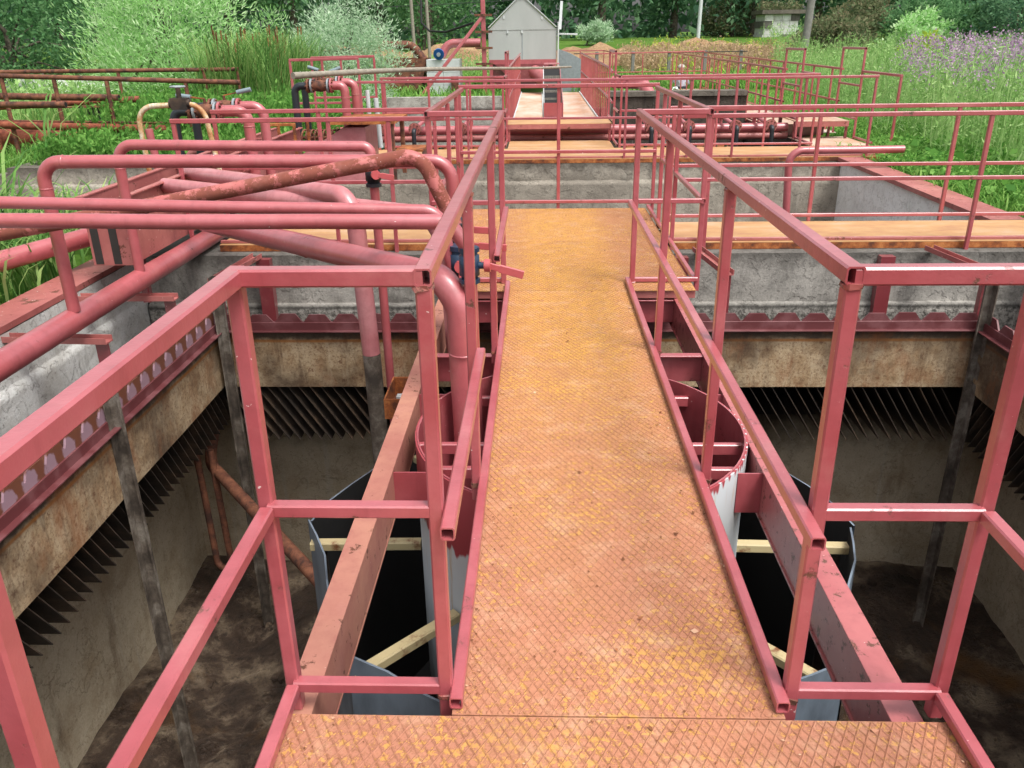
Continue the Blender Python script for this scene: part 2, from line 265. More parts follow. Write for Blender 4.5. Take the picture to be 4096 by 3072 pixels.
# ------------------------------------------------------------------ mesh helpers
class MB:
    def __init__(s): s.v = []; s.f = []; s.sm = []
    def add(s, vs, fs, smooth=False):
        o = len(s.v); s.v += [tuple(v) for v in vs]; s.f += [tuple(i + o for i in f) for f in fs]; s.sm += [smooth] * len(fs); return s
    def box(s, a, b):
        x0, y0, z0 = a; x1, y1, z1 = b
        return s.add([(x0, y0, z0), (x1, y0, z0), (x1, y1, z0), (x0, y1, z0), (x0, y0, z1), (x1, y0, z1), (x1, y1, z1), (x0, y1, z1)],
                     [(3, 2, 1, 0), (4, 5, 6, 7), (0, 1, 5, 4), (1, 2, 6, 5), (2, 3, 7, 6), (3, 0, 4, 7)])
    def bar(s, p, q, w=.035, h=None, up=(0, 0, 1), ch=.12, hollow=(False, False)):
        """chamfered rectangular tube from p to q, optionally open (hollow) at either end"""
        h = h or w; p = Vector(p); q = Vector(q); d = (q - p).normalized(); u = Vector(up)
        if abs(d.dot(u)) > .95: u = Vector((0, 1, 0))
        r = d.cross(u).normalized(); u = r.cross(d).normalized(); c = ch * min(w, h)
        a, b = w / 2, h / 2
        prof = [(-a + c, -b), (a - c, -b), (a, -b + c), (a, b - c), (a - c, b), (-a + c, b), (-a, b - c), (-a, -b + c)]
        vs = [p + r * x + u * y for x, y in prof] + [q + r * x + u * y for x, y in prof]
        fs = [(i, (i + 1) % 8, 8 + (i + 1) % 8, 8 + i) for i in range(8)]
        for e, (base, o, sg) in enumerate(((p, 0, 1), (q, 8, -1))):
            if not hollow[e]: fs.append(tuple(range(7, -1, -1)) if e == 0 else tuple(range(8, 16)))
            else:
                k = len(vs); inn = [base + r * x * .8 + u * y * .8 for x, y in prof]; deep = [v + d * sg * .06 for v in inn]; vs += inn + deep
                for i in range(8):
                    j = (i + 1) % 8; fs += [(o + i, o + j, k + j, k + i), (k + i, k + j, k + 8 + j, k + 8 + i)]
                fs.append(tuple(range(k + 8, k + 16)))
        return s.add(vs, fs)
    def tube(s, pts, r, n=14, cap=True, hollow=False):
        pts = [Vector(p) for p in pts]; rs = r if isinstance(r, (list, tuple)) else [r] * len(pts)
        vs = []; fs = []; ref = None
        for i, p in enumerate(pts):
            d = (pts[min(i + 1, len(pts) - 1)] - pts[max(i - 1, 0)]).normalized()
            if ref is None:
                ref = Vector((0, 0, 1)) if abs(d.z) < .9 else Vector((1, 0, 0))
            ref = (ref - d * ref.dot(d)).normalized(); b = d.cross(ref)
            for k in range(n):
                a = 2 * PI * k / n; vs.append(p + (ref * math.cos(a) + b * math.sin(a)) * rs[i])
        for i in range(len(pts) - 1):
            for k in range(n):
                a = i * n + k; b2 = i * n + (k + 1) % n; fs.append((a, b2, b2 + n, a + n))
        s.add(vs, fs, True)
        if cap and not hollow: s.add(vs[:n], [tuple(range(n - 1, -1, -1))]); s.add(vs[-n:], [tuple(range(n))])
        return s
    def cyl(s, p, q, r, n=18, r2=None): return s.tube([p, q], [r, r if r2 is None else r2], n)
    def ring(s, c, r0, r1, z0, z1, n=48):
        """open cylinder wall, r0 inner r1 outer"""
        vs = []; 
        for k in range(n):
            a = 2 * PI * k / n; ca, sa = math.cos(a), math.sin(a)
            for r_, z_ in ((r0, z0), (r1, z0), (r1, z1), (r0, z1)): vs.append((c[0] + r_ * ca, c[1] + r_ * sa, z_))
        fs = []
        for k in range(n):
            a = 4 * k; b = 4 * ((k + 1) % n)
            for i in range(4): j = (i + 1) % 4; fs.append((a + i, b + i, b + j, a + j))
        return s.add(vs, fs, n > 16)
def bend(pts, rad, n=7):
    """polyline with rounded corners of radius rad"""
    pts = [Vector(p) for p in pts]; out = [pts[0]]
    for i in range(1, len(pts) - 1):
        a = (pts[i - 1] - pts[i]); b = (pts[i + 1] - pts[i]); la, lb = a.length, b.length; a.normalize(); b.normalize()
        ang = a.angle(b); tl = min(rad / math.tan(ang / 2), la * .49, lb * .49); rr = tl * math.tan(ang / 2)
        p0 = pts[i] + a * tl; p1 = pts[i] + b * tl; c = pts[i] + (a + b).normalized() * (rr / math.sin(ang / 2))
        u = (p0 - c); w = (p1 - c); th = u.angle(w)
        for k in range(n + 1):
            f = k / n; out.append(c + (u * math.sin((1 - f) * th) + w * math.sin(f * th)) / math.sin(th))
    out.append(pts[-1]); return out
ROOT = {}
def raw_mesh(name, V, F, mats, smooth=None):
    me = bpy.data.meshes.new(name); me.from_pydata(V, [], F)
    if smooth is not None and any(smooth): me.polygons.foreach_set('use_smooth', smooth)
    me.materials.append(mats); me.update(); return me
def np_quads(name, V, quads, mat, smooth=False):
    me = bpy.data.meshes.new(name); nv, nq = len(V), len(quads)
    me.vertices.add(nv); me.vertices.foreach_set('co', np.ascontiguousarray(V, dtype=np.float32).ravel())
    me.loops.add(nq * 4); me.loops.foreach_set('vertex_index', np.ascontiguousarray(quads, dtype=np.int32).ravel())
    me.polygons.add(nq); me.polygons.foreach_set('loop_start', np.arange(0, nq * 4, 4, dtype=np.int32))
    me.materials.append(mat); me.update(calc_edges=True); me.validate(); return me
def thing(name, label, cat, loc=(0, 0, 0), group=None):
    o = bpy.data.objects.new(name, None); COL.objects.link(o); o.empty_display_size = .1; o.location = loc
    o['label'] = label; o['category'] = cat
    if group: o['group'] = group
    ROOT[o] = Vector(loc); return o
def part(name, mb, mat, parent, label=None):
    base = ROOT[parent]; me = raw_mesh(name, [(v[0] - base.x, v[1] - base.y, v[2] - base.z) for v in mb.v], mb.f, M[mat] if isinstance(mat, str) else mat, mb.sm)
    o = bpy.data.objects.new(name, me); COL.objects.link(o); o.parent = parent; ROOT[o] = base
    if label: o['label'] = label
    return o
def clone(o, parent, off):
    c = o.copy(); COL.objects.link(c); c.parent = parent; c.location = Vector(o.location) + Vector(off); return c
def single(name, mb, mat, label, cat, group=None):
    vs = np.array(mb.v); c = Vector(((vs[:, 0].min() + vs[:, 0].max()) / 2, (vs[:, 1].min() + vs[:, 1].max()) / 2, vs[:, 2].min()))
    me = raw_mesh(name, [(v[0] - c.x, v[1] - c.y, v[2] - c.z) for v in mb.v], mb.f, M[mat], mb.sm)
    o = bpy.data.objects.new(name, me); COL.objects.link(o); o.location = c; o['label'] = label; o['category'] = cat
    if group: o['group'] = group
    ROOT[o] = c; return o
def struct(name, me_or_mb, mat=None, kind='structure', label=None, cat=None):
    if isinstance(me_or_mb, MB): me = raw_mesh(name, me_or_mb.v, me_or_mb.f, M[mat], me_or_mb.sm)
    else: me = me_or_mb
    o = bpy.data.objects.new(name, me); COL.objects.link(o); o['kind'] = kind
    if label: o['label'] = label
    if cat: o['category'] = cat
    ROOT[o] = Vector((0, 0, 0)); return o
jit = [0]
def jz():
    jit[0] += 1; return ((jit[0] * 37) % 7 - 3) * .0005

# ================================================================== THE SETTING: ground
def terr(x, y):
    f = min(1, max(0, (y - 22) / 30)); f = f * f * (3 - 2 * f)
    g = min(1, max(0, (x - 9) / 25)); 
    return -.15 + 1.45 * f + .5 * g * (.3 + .7 * f)
holes = [(-3.4, 4.3, -6, 12.7), (-2.8, 4.05, 12.7, 20.2), (-7.4, -3.4, 8.2, 11.7)]
xs = sorted(set([-160, -110, -80, -60, -45, -35, -28, -22, -18, -15, -12, -10, -8.5, -7.4, -6, -5, -4.2, -3.4, -2.8, -1.5, 0, 1.5, 3, 4.05, 4.3, 5, 6, 7, 8.5, 10, 12, 15, 18, 22, 28, 35, 45, 60, 80, 110, 160]))
ys = sorted(set([-30, -15, -6, -3, 0, 2, 4, 6, 8.2, 9.5, 11.7, 12.7, 14, 16, 18, 20.2, 22, 24, 26, 28, 31, 34, 37, 40, 44, 48, 52, 58, 70, 100, 200, 400]))
mb = MB(); idx = {}
for i, x in enumerate(xs):
    for j, y in enumerate(ys):
        flat = -6.1 <= x <= 6 and y < 22
        idx[i, j] = len(mb.v); mb.v.append((x, y, terr(x, y) + (0 if flat else random.uniform(-.04, .04))))
for i in range(len(xs) - 1):
    for j in range(len(ys) - 1):
        cx, cy = (xs[i] + xs[i + 1]) / 2, (ys[j] + ys[j + 1]) / 2
        if any(a < cx < b and c < cy < d for a, b, c, d in holes): continue
        mb.f.append((idx[i, j], idx[i + 1, j], idx[i + 1, j + 1], idx[i, j + 1])); mb.sm.append(True)
struct('ground', mb, 'ground')
mb = MB(); mb.add([(-14, 17.2, -.138), (-5.9, 15.2, -.138), (-5.6, 16.6, -.138), (-14, 19.4, -.138)], [(0, 1, 2, 3)]); struct('path', mb, 'path')

# ================================================================== near settling tank
tk = thing('settling_tank', 'drained open concrete settling tank in the foreground, stained walls and dark sludge floor', 'tank', (.35, 3, -3.1))
def slab(x0, x1, y0, y1, z0, z1): return MB().box((x0, y0, z0), (x1, y1, z1))
def rough_wall(p0, p1, z0, z1, nrm, amp=.012, nx=60, nz=14, lip=None):
    amp *= .4
    """vertical wall sheet p0->p1 with uneven plaster relief; lip=(z, depth): proud below z"""
    vs = []; fs = []; r = np.random.default_rng(int(abs(p0[0] * 31 + p1[1] * 17 + z0 * 7)) + 3)
    zz = list(np.linspace(z1, z0, nz))
    if lip: zz = sorted(zz + [lip[0] + .008, lip[0] - .008], reverse=True)
    for zv in zz:
        for k in range(nx):
            f = k / (nx - 1); d = r.uniform(-amp, amp) + (lip[1] if lip and zv < lip[0] else 0)
            if k in (0, nx - 1): d = 0 if not lip else (lip[1] if zv < lip[0] else 0)
            vs.append((p0[0] + (p1[0] - p0[0]) * f + nrm[0] * d, p0[1] + (p1[1] - p0[1]) * f + nrm[1] * d, zv))
    for a in range(len(zz) - 1):
        for k in range(nx - 1): fs.append((a * nx + k, a * nx + k + 1, (a + 1) * nx + k + 1, (a + 1) * nx + k))
    return MB().add(vs, fs, True)
m = rough_wall((-3.26, -1), (-3.26, 6.45), -1.25, -.085, (1, 0), .008, 90, 16, (-.42, .025)); part('wall', m, 'conc_left', tk)
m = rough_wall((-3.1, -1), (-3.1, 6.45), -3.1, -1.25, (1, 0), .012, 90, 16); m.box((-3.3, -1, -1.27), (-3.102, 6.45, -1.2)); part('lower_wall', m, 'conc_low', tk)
m = rough_wall((-3.22, 6.45), (3.85, 6.45), -1.25, -.062, (0, -1), .008, 90, 16, (-.46, .03)); part('wall', m, 'conc', tk)
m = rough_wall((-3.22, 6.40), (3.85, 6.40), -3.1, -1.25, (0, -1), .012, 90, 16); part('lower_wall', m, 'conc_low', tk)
m = rough_wall((3.85, 6.45), (3.85, -1), -1.25, -.085, (-1, 0), .008, 90, 16, (-.42, .025)); part('wall', m, 'conc', tk)
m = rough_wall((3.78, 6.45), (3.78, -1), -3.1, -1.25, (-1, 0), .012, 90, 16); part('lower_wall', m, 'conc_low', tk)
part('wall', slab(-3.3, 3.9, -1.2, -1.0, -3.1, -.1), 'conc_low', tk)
part('wall_body', slab(-3.52, -3.28, -1, 7.4, -3, -.085), 'conc', tk)
part('wall_body', slab(3.87, 4.1, -1, 7.4, -3, -.085), 'conc', tk)
part('wall_body', slab(-3.22, 3.86, 6.47, 7.33, -3, -.062), 'conc', tk)
part('sludge_shade_band', slab(-3.0, 3.7, 6.32, 6.37, -1.40, -.80), 'black_wall', tk); part('sludge_shade_band', slab(-3.09, -3.06, -.9, 6.3, -1.40, -.80), 'black_wall', tk); part('sludge_shade_band', slab(3.72, 3.76, -.9, 6.3, -1.45, -.80), 'black_wall', tk)  # near-black strips paint the shade behind the plates, along with sludge
part('wall_cap', slab(-3.55, -3.27, -1, 6.9, -.084, -.045), 'red_old', tk)
part('wall_cap', slab(3.83, 4.14, -1, 6.4, -.084, -.045), 'red_old', tk)
# floor: uneven sludge sheet
nx, ny = 46, 46; r_ = np.random.default_rng(5); vs = []; fs = []
for j in range(ny):
    for i in range(nx):
        x = -3.3 + 7.2 * i / (nx - 1); y = -1.1 + 7.6 * j / (ny - 1)
        d = .12 * math.sin(x * 2.1 + y * 1.3) * math.sin(y * 1.7 - x) + r_.uniform(-.05, .05)
        edge = max(0, 1 - min(x + 3.1, 3.8 - x, 6.4 - y) / .5); vs.append((x, y, -3.02 + .06 * edge + d * (1 - edge * .6)))
for j in range(ny - 1):
    for i in range(nx - 1): fs.append((j * nx + i, j * nx + i + 1, (j + 1) * nx + i + 1, (j + 1) * nx + i))
part('floor', MB().add(vs, fs, True), 'sludge', tk)
# broken crust slabs lying on the floor
m = MB()
for k in range(220):
    x, y = random.uniform(-2.9, 3.6), random.uniform(1.5, 6.2); s = random.uniform(.012, .06); n = random.randint(5, 7); a0 = random.random() * 6
    tilt = (random.uniform(-.2, .2), random.uniform(-.2, .2)); zz = -3.02 + .12 * math.sin(x * 2.1 + y * 1.3) * math.sin(y * 1.7 - x) - .005
    pts = [(s * random.uniform(.6, 1) * math.cos(a0 + 6.283 * q / n), s * random.uniform(.6, 1) * math.sin(a0 + 6.283 * q / n)) for q in range(n)]
    top = [(x + px, y + py, zz + px * tilt[0] + py * tilt[1] + .02) for px, py in pts]; bot = [(a, b, c - .05) for a, b, c in top]
    m.add(top + bot, [tuple(range(n))] + [(q, q + n, (q + 1) % n + n, (q + 1) % n) for q in range(n)])
o = part('crust_rubble', m, 'sludge', tk); o['kind'] = 'stuff'

# ------------------------------------------------------------------ overflow weirs and baffles
def weir(name, label, p0, p1, inn, notch_mat, nteeth, zb, zt=-.31):
    p0 = Vector((*p0, 0)); p1 = Vector((*p1, 0)); d = (p1 - p0).normalized(); L = (p1 - p0).length; n = Vector((*inn, 0))
    t_ = thing(name, label, 'weir', ((p0.x + p1.x) / 2, (p0.y + p1.y) / 2, zb))
    per = L / nteeth; zn, zlow = (-.368 if notch_mat == 'weir' else -.325), -.43; seg = 5; k0 = 0
    while k0 < nteeth:                                              # separate toothed plates of a few teeth each
        k1 = min(k0 + seg, nteeth); prof = [(k0 * per, zlow)]
        for k in range(k0, k1):
            w = per * random.uniform(.47, .55) * (1 if notch_mat == 'weir' else 1.25); c = (k + .5) * per; zt_ = zt + random.uniform(-.004, .004)
            prof += [(k * per + .006, zn), (c - w / 2, zt_), (c + w / 2, zt_), ((k + 1) * per - .006, zn)]
        prof.append((k1 * per - .002, zlow)); m = MB(); nn = len(prof); off = n * -.012
        f_ = [p0 + d * s + Vector((0, 0, z)) for s, z in prof]; b_ = [v + off for v in f_]
        m.add(f_ + b_, [(i, (i + 1) % nn, nn + (i + 1) % nn, nn + i) for i in range(nn)])
        for k in range(k1 - k0):                                     # faces tooth by tooth
            a = 1 + 4 * k; m.f.append((a, a + 1, a + 2, a + 3)); m.f.append((nn + a + 3, nn + a + 2, nn + a + 1, nn + a)); m.sm += [False] * 2
        lowpoly = [0] + [1 + 4 * k + e for k in range(k1 - k0) for e in (0, 3)] + [nn - 1]
        m.f.append(tuple(lowpoly)); m.f.append(tuple(nn + i for i in reversed(lowpoly))); m.sm += [False] * 2
        part('weir_plate', m, notch_mat, t_); k0 = k1
    a = p0 + n * .006; b = p1 + n * .006
    m = MB(); m.bar((a.x, a.y, -.402) if abs(d.x) > .5 else (a.x, a.y, -.402), (b.x, b.y, -.402), .012, .066); m.bar(a + n * .02 + Vector((0, 0, -.431)), b + n * .02 + Vector((0, 0, -.431)), .05, .008)
    part('angle_bar', m, 'weir', t_)
    a = p0 + n * .003; b = p1 + n * .003; zc = (-.438 + zb) / 2
    # baffle plate with slight buckling
    nb = 24; vs = []; fs = []
    for zi, zv in enumerate((-.438, -.5, -.6, -.7, -.8, zb)):
        for i in range(nb + 1):
            q = a + (b - a) * (i / nb) + n * (random.uniform(-.004, .004) if zi not in (0,) else 0); vs.append((q.x, q.y, zv))
    W_ = nb + 1
    for zi in range(5):
        for i in range(nb): fs.append((zi * W_ + i, zi * W_ + i + 1, (zi + 1) * W_ + i + 1, (zi + 1) * W_ + i))
    m = MB().add(vs, fs, True); back = [(v[0] - n.x * .01, v[1] - n.y * .01, v[2]) for v in vs]; m.add(back, [tuple(reversed(f)) for f in fs], True)
    e0 = 5 * W_; m.add([vs[e0 + i] for i in range(W_)] + [back[e0 + i] for i in range(W_)], [(i, i + 1, W_ + i + 1, W_ + i) for i in range(nb)])
    part('baffle_plate', m, 'baffle', t_)
    g = MB(); ex = d * (.62 if abs(d.x) > .5 else 0); c0 = p0 - n * .03 - ex; c1 = p1 - n * .74 + ex
    g.box((min(c0.x, c1.x), min(c0.y, c1.y), -.80), (max(c0.x, c1.x), max(c0.y, c1.y), -.785)); part('gutter_floor', g, 'rust_dark', t_)
    if notch_mat == 'weir_peel':
        c0 = p0 - n * .016; c1 = p1 - n * .024; part('back_plate', MB().box((min(c0.x, c1.x), min(c0.y, c1.y), -.6), (max(c0.x, c1.x), max(c0.y, c1.y), -.280)), 'rust', t_)
    return t_
weir('overflow_weir', 'notched plum-red weir with tan rusty baffle along the far wall of the near tank', (-2.37, 5.7), (3.17, 5.7), (0, -1), 'weir', 26, -.885)
weir('overflow_weir', 'peeling lilac and rust weir with spotted tan baffle along the left wall', (-2.37, -.9), (-2.37, 5.68), (1, 0), 'weir_peel', 38, -.86, -.275)
weir('overflow_weir', 'plum-red notched weir and tan baffle along the right wall, cut by the frame edge', (3.17, 5.68), (3.17, -.9), (-1, 0), 'weir', 31, -.90)
# ------------------------------------------------------------------ lamella plates below the baffles
def lamella(label, plates, shape):
    a0 = plates[0]; t_ = thing('lamella_pack', label, 'lamella plates', (a0[0], a0[1], -1.3), 'lamella packs under the baffles')
    vs = [Vector(v) for v in shape]; e1 = vs[1] - vs[0]; e2 = vs[3] - vs[0]; nn = e1.cross(e2).normalized() * .003
    m = MB().add([v + nn for v in vs] + [v - nn for v in vs], [(0, 1, 2, 3), (7, 6, 5, 4), (0, 4, 5, 1), (1, 5, 6, 2), (2, 6, 7, 3), (3, 7, 4, 0)])
    first = None
    for p in plates:
        if first is None:
            first = part('plate', MB().add([Vector(v) + Vector(p) for v in m.v], m.f), 'fin', t_); fo = Vector(p)
        else:
            clone(first, t_, Vector(p) - fo + Vector((random.uniform(-.003, .003), random.uniform(-.003, .003), random.uniform(-.006, .006))))
    return t_
lamella('dark inclined lamella plates hanging below the far baffle', [(-2.50 + .083 * k, 5.72, -.87) for k in range(67)], [(0, 0, 0), (.30, 0, -.47), (.30, .6, -.47), (0, .6, 0)])
lamella('sawtooth row of dark lamella plates hanging below the left baffle', [(-2.40, .9 + .083 * k, -.85) for k in range(58)], [(0, 0, 0), (0, .20, -.34), (-.6, .20, -.34), (-.6, 0, 0)])
lamella('dark lamella plates in the shade below the right baffle', [(3.20, 3.0 + .083 * k, -.88) for k in range(32)], [(0, 0, 0), (0, .26, -.45), (.5, .26, -.45), (.5, 0, 0)])
# ------------------------------------------------------------------ hanging angle posts and brackets
def angle_post(label, x, y, z0, z1, sx, sy, mat):
    m = MB(); m.box((min(x, x + sx * .06), y - .004, z0), (max(x, x + sx * .06), y + .004, z1)); m.box((x - .004 if sx > 0 else x - .004, min(y + .0045 * sy, y + sy * .06), z0), (x + .004, max(y + .0045 * sy, y + sy * .06), z1))
    m.box((min(x + sx * .056, x + sx * .064), min(y, y + sy * .02), z0), (max(x + sx * .056, x + sx * .064), max(y, y + sy * .02), z1))
    return single('angle_post', m, mat, label, 'post', 'angle-iron posts hanging into the near tank')
angle_post('rusty grey angle-iron post crossing the left baffle down to the floor', -2.36, 4.06, -3.02, -.16, 1, -1, 'rust_grey')
angle_post('stained angle-iron post at the far left corner of the weirs', -2.33, 5.64, -3.05, .0, 1, -1, 'rust_grey')
angle_post('stained angle-iron post at the far right corner of the weirs', 3.17, 5.64, -3.05, -.06, -1, -1, 'rust_grey')
def bracket(label, a, b, down):
    t_ = thing('launder_bracket', label, 'bracket', (b[0], b[1], down), 'red brackets across the overflow gutter')
    m = MB(); a = Vector(a); b = Vector(b); d = (b - a).normalized(); s = Vector((-d.y, d.x, 0))
    m.bar(a, b, .075, .008); 
    for sg in (-1, 1): m.bar(a + s * sg * .038 + Vector((0, 0, .016)), b + s * sg * .038 + Vector((0, 0, .016)), .006, .038)
    part('channel', m, 'red_old', t_)
    m = MB(); p = b - d * .05; m.box((p.x - .04, p.y - .004, down), (p.x + .04, p.y + .004, b.z - .006)); m.box((p.x - .04, p.y + .0045, down), (p.x - .034, p.y + .05, b.z - .006)); part('post', m, 'red_dark', t_)
    return t_
bracket('red channel bracket reaching from the far wall beside the right of the bridge', (1.25, 6.43, -.03), (1.36, 5.78, -.05), -.72)
bracket('chipped red channel bracket at the far right corner of the near tank', (3.05, 6.43, -.03), (3.2, 5.70, -.05), -.40)
bracket('pink channel bracket under the big pipe at the far left corner', (-2.25, 6.4, -.06), (-2.36, 5.72, -.08), -.42)
bracket('red channel bracket holding the big pipe above the left wall', (-3.3, 4.66, -.13), (-2.6, 4.62, -.13), -.80)
bracket('dark red channel bracket on the left wall near the hanging box', (-3.25, 5.5, -.13), (-2.55, 5.5, -.13), -.7)
for x, lb in ((-2.2, 'dark red column on the far wall below the left gangway'), (1.12, 'dark red column on the far wall beside the bridge platform'), (2.72, 'dark red column with a rusty foot on the far wall at the right')):
    m = MB().box((x - .055, 6.36, -.66), (x + .055, 6.435, -.07)); single('wall_column', m, 'red_dark', lb, 'column', 'columns on the far wall of the near tank')

# ================================================================== rails and decks
def railing(label, segs, posts, group=None, size=.035, mat='red', name='guard_rail', pmat=None):
    """segs: (part name, p, q, hollow start, hollow end); posts: (x, y, z0, z1)"""
    x0, y0, z0, _ = posts[0]; t_ = thing(name, label, 'railing', (x0, y0, z0), group)
    for nm, p, q, h0, h1 in segs:
        j = jz(); sz = size * (1 if nm == 'top_rail' else .86); m = MB().bar((p[0], p[1], p[2] + j), (q[0], q[1], q[2] + j), sz, sz, hollow=(h0, h1)); part(nm, m, mat, t_)
    for x, y, a, b in posts:
        m = MB().bar((x + random.uniform(-.002, .002), y, a), (x + random.uniform(-.004, .004), y, b), size - .003, size - .003); part('post', m, pmat or mat, t_)
        if size > .036:                                              # lumpy weld collars on the near railings
            for zc, hh in ((b - .002, .010), (a + .062, .016)):
                w = MB().bar((x, y, zc - hh / 2), (x, y, zc + hh / 2), size + .004, size + .003, ch=.2); w.v = [(v[0] + random.uniform(-.0025, .0025), v[1] + random.uniform(-.0025, .0025), v[2] + random.uniform(-.004, .004)) for v in w.v]; part('weld', w, 'joint', t_)
    return t_
def seg3(p, q, zt, zm, zb=None, h=(False, False)):
    s = [('top_rail', (*p, zt), (*q, zt), *h), ('mid_rail', (*p, zm), (*q, zm), *h)]
    if zb is not None: s.append(('toe_rail', (*p, zb), (*q, zb), *h))
    return s
def deck(name, label, x0, x1, y0, y1, z, mat='deck', ribs=True, seams=(), th=.006, group=None, lip=True):
    t_ = thing(name, label, 'walkway', ((x0 + x1) / 2, (y0 + y1) / 2, z - .06), group)
    cuts = [y0] + list(seams) + [y1]
    for a, b in zip(cuts[:-1], cuts[1:]): part('plate', MB().box((x0, a + .0015, z - th), (x1, b - .0015, z + random.uniform(-.001, 0))), mat, t_)
    if lip:
        for y in (y0 + .02, y1 - .02): part('edge_angle', MB().bar((x0, y, z - th - .028), (x1, y, z - th - .028), .008, .05), 'red_old', t_)
    if ribs:
        a, b = .0135, .0235; m = MB(); marg = .012; X0, X1, Y0, Y1 = x0 + marg, x1 - marg, y0 + .006, y1 - .006
        for sg in (1, -1):
            c0 = X0 * b - (Y1 if sg > 0 else -Y0) * a; c1 = X1 * b - (Y0 if sg > 0 else -Y1) * a
            k = math.floor(min(c0, c1) / (2 * a * b)); kend = math.ceil(max(c0, c1) / (2 * a * b))
            while k <= kend:
                c = 2 * a * b * k; k += 1       # x*b - sg*y*a = c
                pts = []
                for y in (Y0, Y1):
                    x = (c + sg * y * a) / b
                    if X0 <= x <= X1: pts.append((x, y))
                for x in (X0, X1):
                    y = sg * (x * b - c) / a
                    if Y0 < y < Y1: pts.append((x, y))
                if len(pts) < 2: continue
                p, q = pts[0], pts[-1]; dx, dy = q[0] - p[0], q[1] - p[1]; L = math.hypot(dx, dy)
                if L < .01: continue
                nx_, ny_ = -dy / L * .0028, dx / L * .0028; zt = z + .0022
                m.add([(p[0] - nx_, p[1] - ny_, z), (p[0], p[1], zt), (p[0] + nx_, p[1] + ny_, z), (q[0] - nx_, q[1] - ny_, z), (q[0], q[1], zt), (q[0] + nx_, q[1] + ny_, z)], [(0, 3, 4, 1), (1, 4, 5, 2)])
        o = part('tread_ribs', m, 'deck_rib', t_); o['kind'] = 'stuff'
        k = int((x1 - x0) * (y1 - y0) * 330); fx = rng.uniform(x0 + .01, x1 - .01, k); fy = rng.uniform(y0 + .01, y1 - .01, k)
        e = rng.random(k) < .3; fx[e] = np.where(rng.random(e.sum()) < .5, x0 + .015 + np.abs(rng.normal(size=e.sum())) * .05, x1 - .015 - np.abs(rng.normal(size=e.sum())) * .05)
        fx = np.clip(fx, x0 + .01, x1 - .01); s = rng.uniform(.0015, .0055, k) * (1 + (rng.random(k) < .06) * 1.3); an = rng.uniform(0, 2 * PI, k); dz = rng.uniform(-.35, .35, (k, 4)) * s[:, None]
        cor = np.stack([np.stack([fx + s * np.cos(an + j * PI / 2) * (1 if j % 2 else .6), fy + s * np.sin(an + j * PI / 2) * (1 if j % 2 else .6), z + .0026 + s * .36 + dz[:, j]], 1) for j in range(4)], 1).reshape(-1, 3) - np.array(ROOT[t_])
        me = np_quads('paint_flakes', cor, np.arange(4 * k).reshape(k, 4), M['flake']); o = bpy.data.objects.new('paint_flakes', me); COL.objects.link(o); o.parent = t_; o['kind'] = 'stuff'; ROOT[o] = ROOT[t_]
    return t_
ZT, ZM, ZB = 1.10, .545, .022
XL, XR = -.215, .605                   # bridge toe rails
YN, YF = 1.63, 5.43
deck('near_platform', 'wide worn tread-plate platform in the foreground, ochre paint flaking to pink', -.625, 1.0, -1.0, 1.5545, 0)
br = deck('bridge_walkway', 'long narrow tread-plate bridge running away over the near tank', XL + .0, XR, 1.556, 5.236, 0)
for x, y0_, y1_, nm in ((-.66, 1.3, 8.0, 'side_beam'), (.905, 1.3, 8.0, 'side_beam')):
    m = MB().bar((x + .065, y0_, -.17), (x + .065, y1_, -.17), .008, .2); m.bar((x + .03, y0_, -.068), (x + .03, y1_, -.068), .082, .01); m.bar((x + .03, y0_, -.272), (x + .03, y1_, -.272), .082, .01)
    m.bar((x, y0_, -.17), (x, y1_, -.17), .008, .194)
    part(nm, m, 'beam' if x < 0 else 'red_beam', br)
for y in (4.27, 5.3): 
    m = MB().bar((-.59, y, -.16), (.905, y, -.16), .006, .16); m.bar((-.59, y - .02, -.078), (.905, y - .02, -.078), .05, .008); part('cross_beam', m, 'red', br)
for x in (XL + .02, XR - .02): part('stringer', MB().bar((x, 1.56, -.027), (x, 5.2, -.027), .008, .040), 'red', br)
deck('crossing_platform', 'ochre tread-plate platform at the far end of the bridge, crossing the tank wall', -.66, 1.03, 5.24, 8.03, 0, seams=(6.63,))
# rails: near platform
railing('pink-red hand railing at the left front corner of the near platform',
        [('top_rail', (-.625, YN, ZT), (-.235, YN, ZT), False, False), ('mid_rail', (-.625, YN, ZM), (-.235, YN, ZM), False, False), ('toe_rail', (-.625, YN, ZB), (-.235, YN, ZB), False, False),
         ('top_rail', (-.625, -1, ZT), (-.625, YN + .02, ZT), False, False), ('mid_rail', (-.625, -1, ZM), (-.625, YN - .02, ZM), False, False), ('toe_rail', (-.625, -1, ZB), (-.625, YN - .02, ZB), False, False)],
        [(-.632, YN + .014, -.06, ZT - .02), (-.625, .74, 0, ZT - .02), (-.625, -.4, 0, ZT - .02)], 'railings of the near platform', .038)
railing('red hand railing at the right front corner of the near platform',
        [('top_rail', (.63, YN, ZT), (1.10, YN, ZT), False, False), ('mid_rail', (.63, YN, ZM), (1.0, YN, ZM), False, False), ('toe_rail', (.63, YN, ZB), (1.0, YN, ZB), False, False),
         ('top_rail', (1.09, -1, ZT), (1.09, YN - .02, ZT), False, False), ('mid_rail', (1.005, -1, ZM), (1.005, YN - .02, ZM), False, False), ('toe_rail', (1.0, -1, ZB), (1.0, YN - .02, ZB), False, False)],
        [(1.01, YN + .014, -.06, ZT - .02), (1.0, .3, 0, ZT - .02)], 'railings of the near platform', .038)
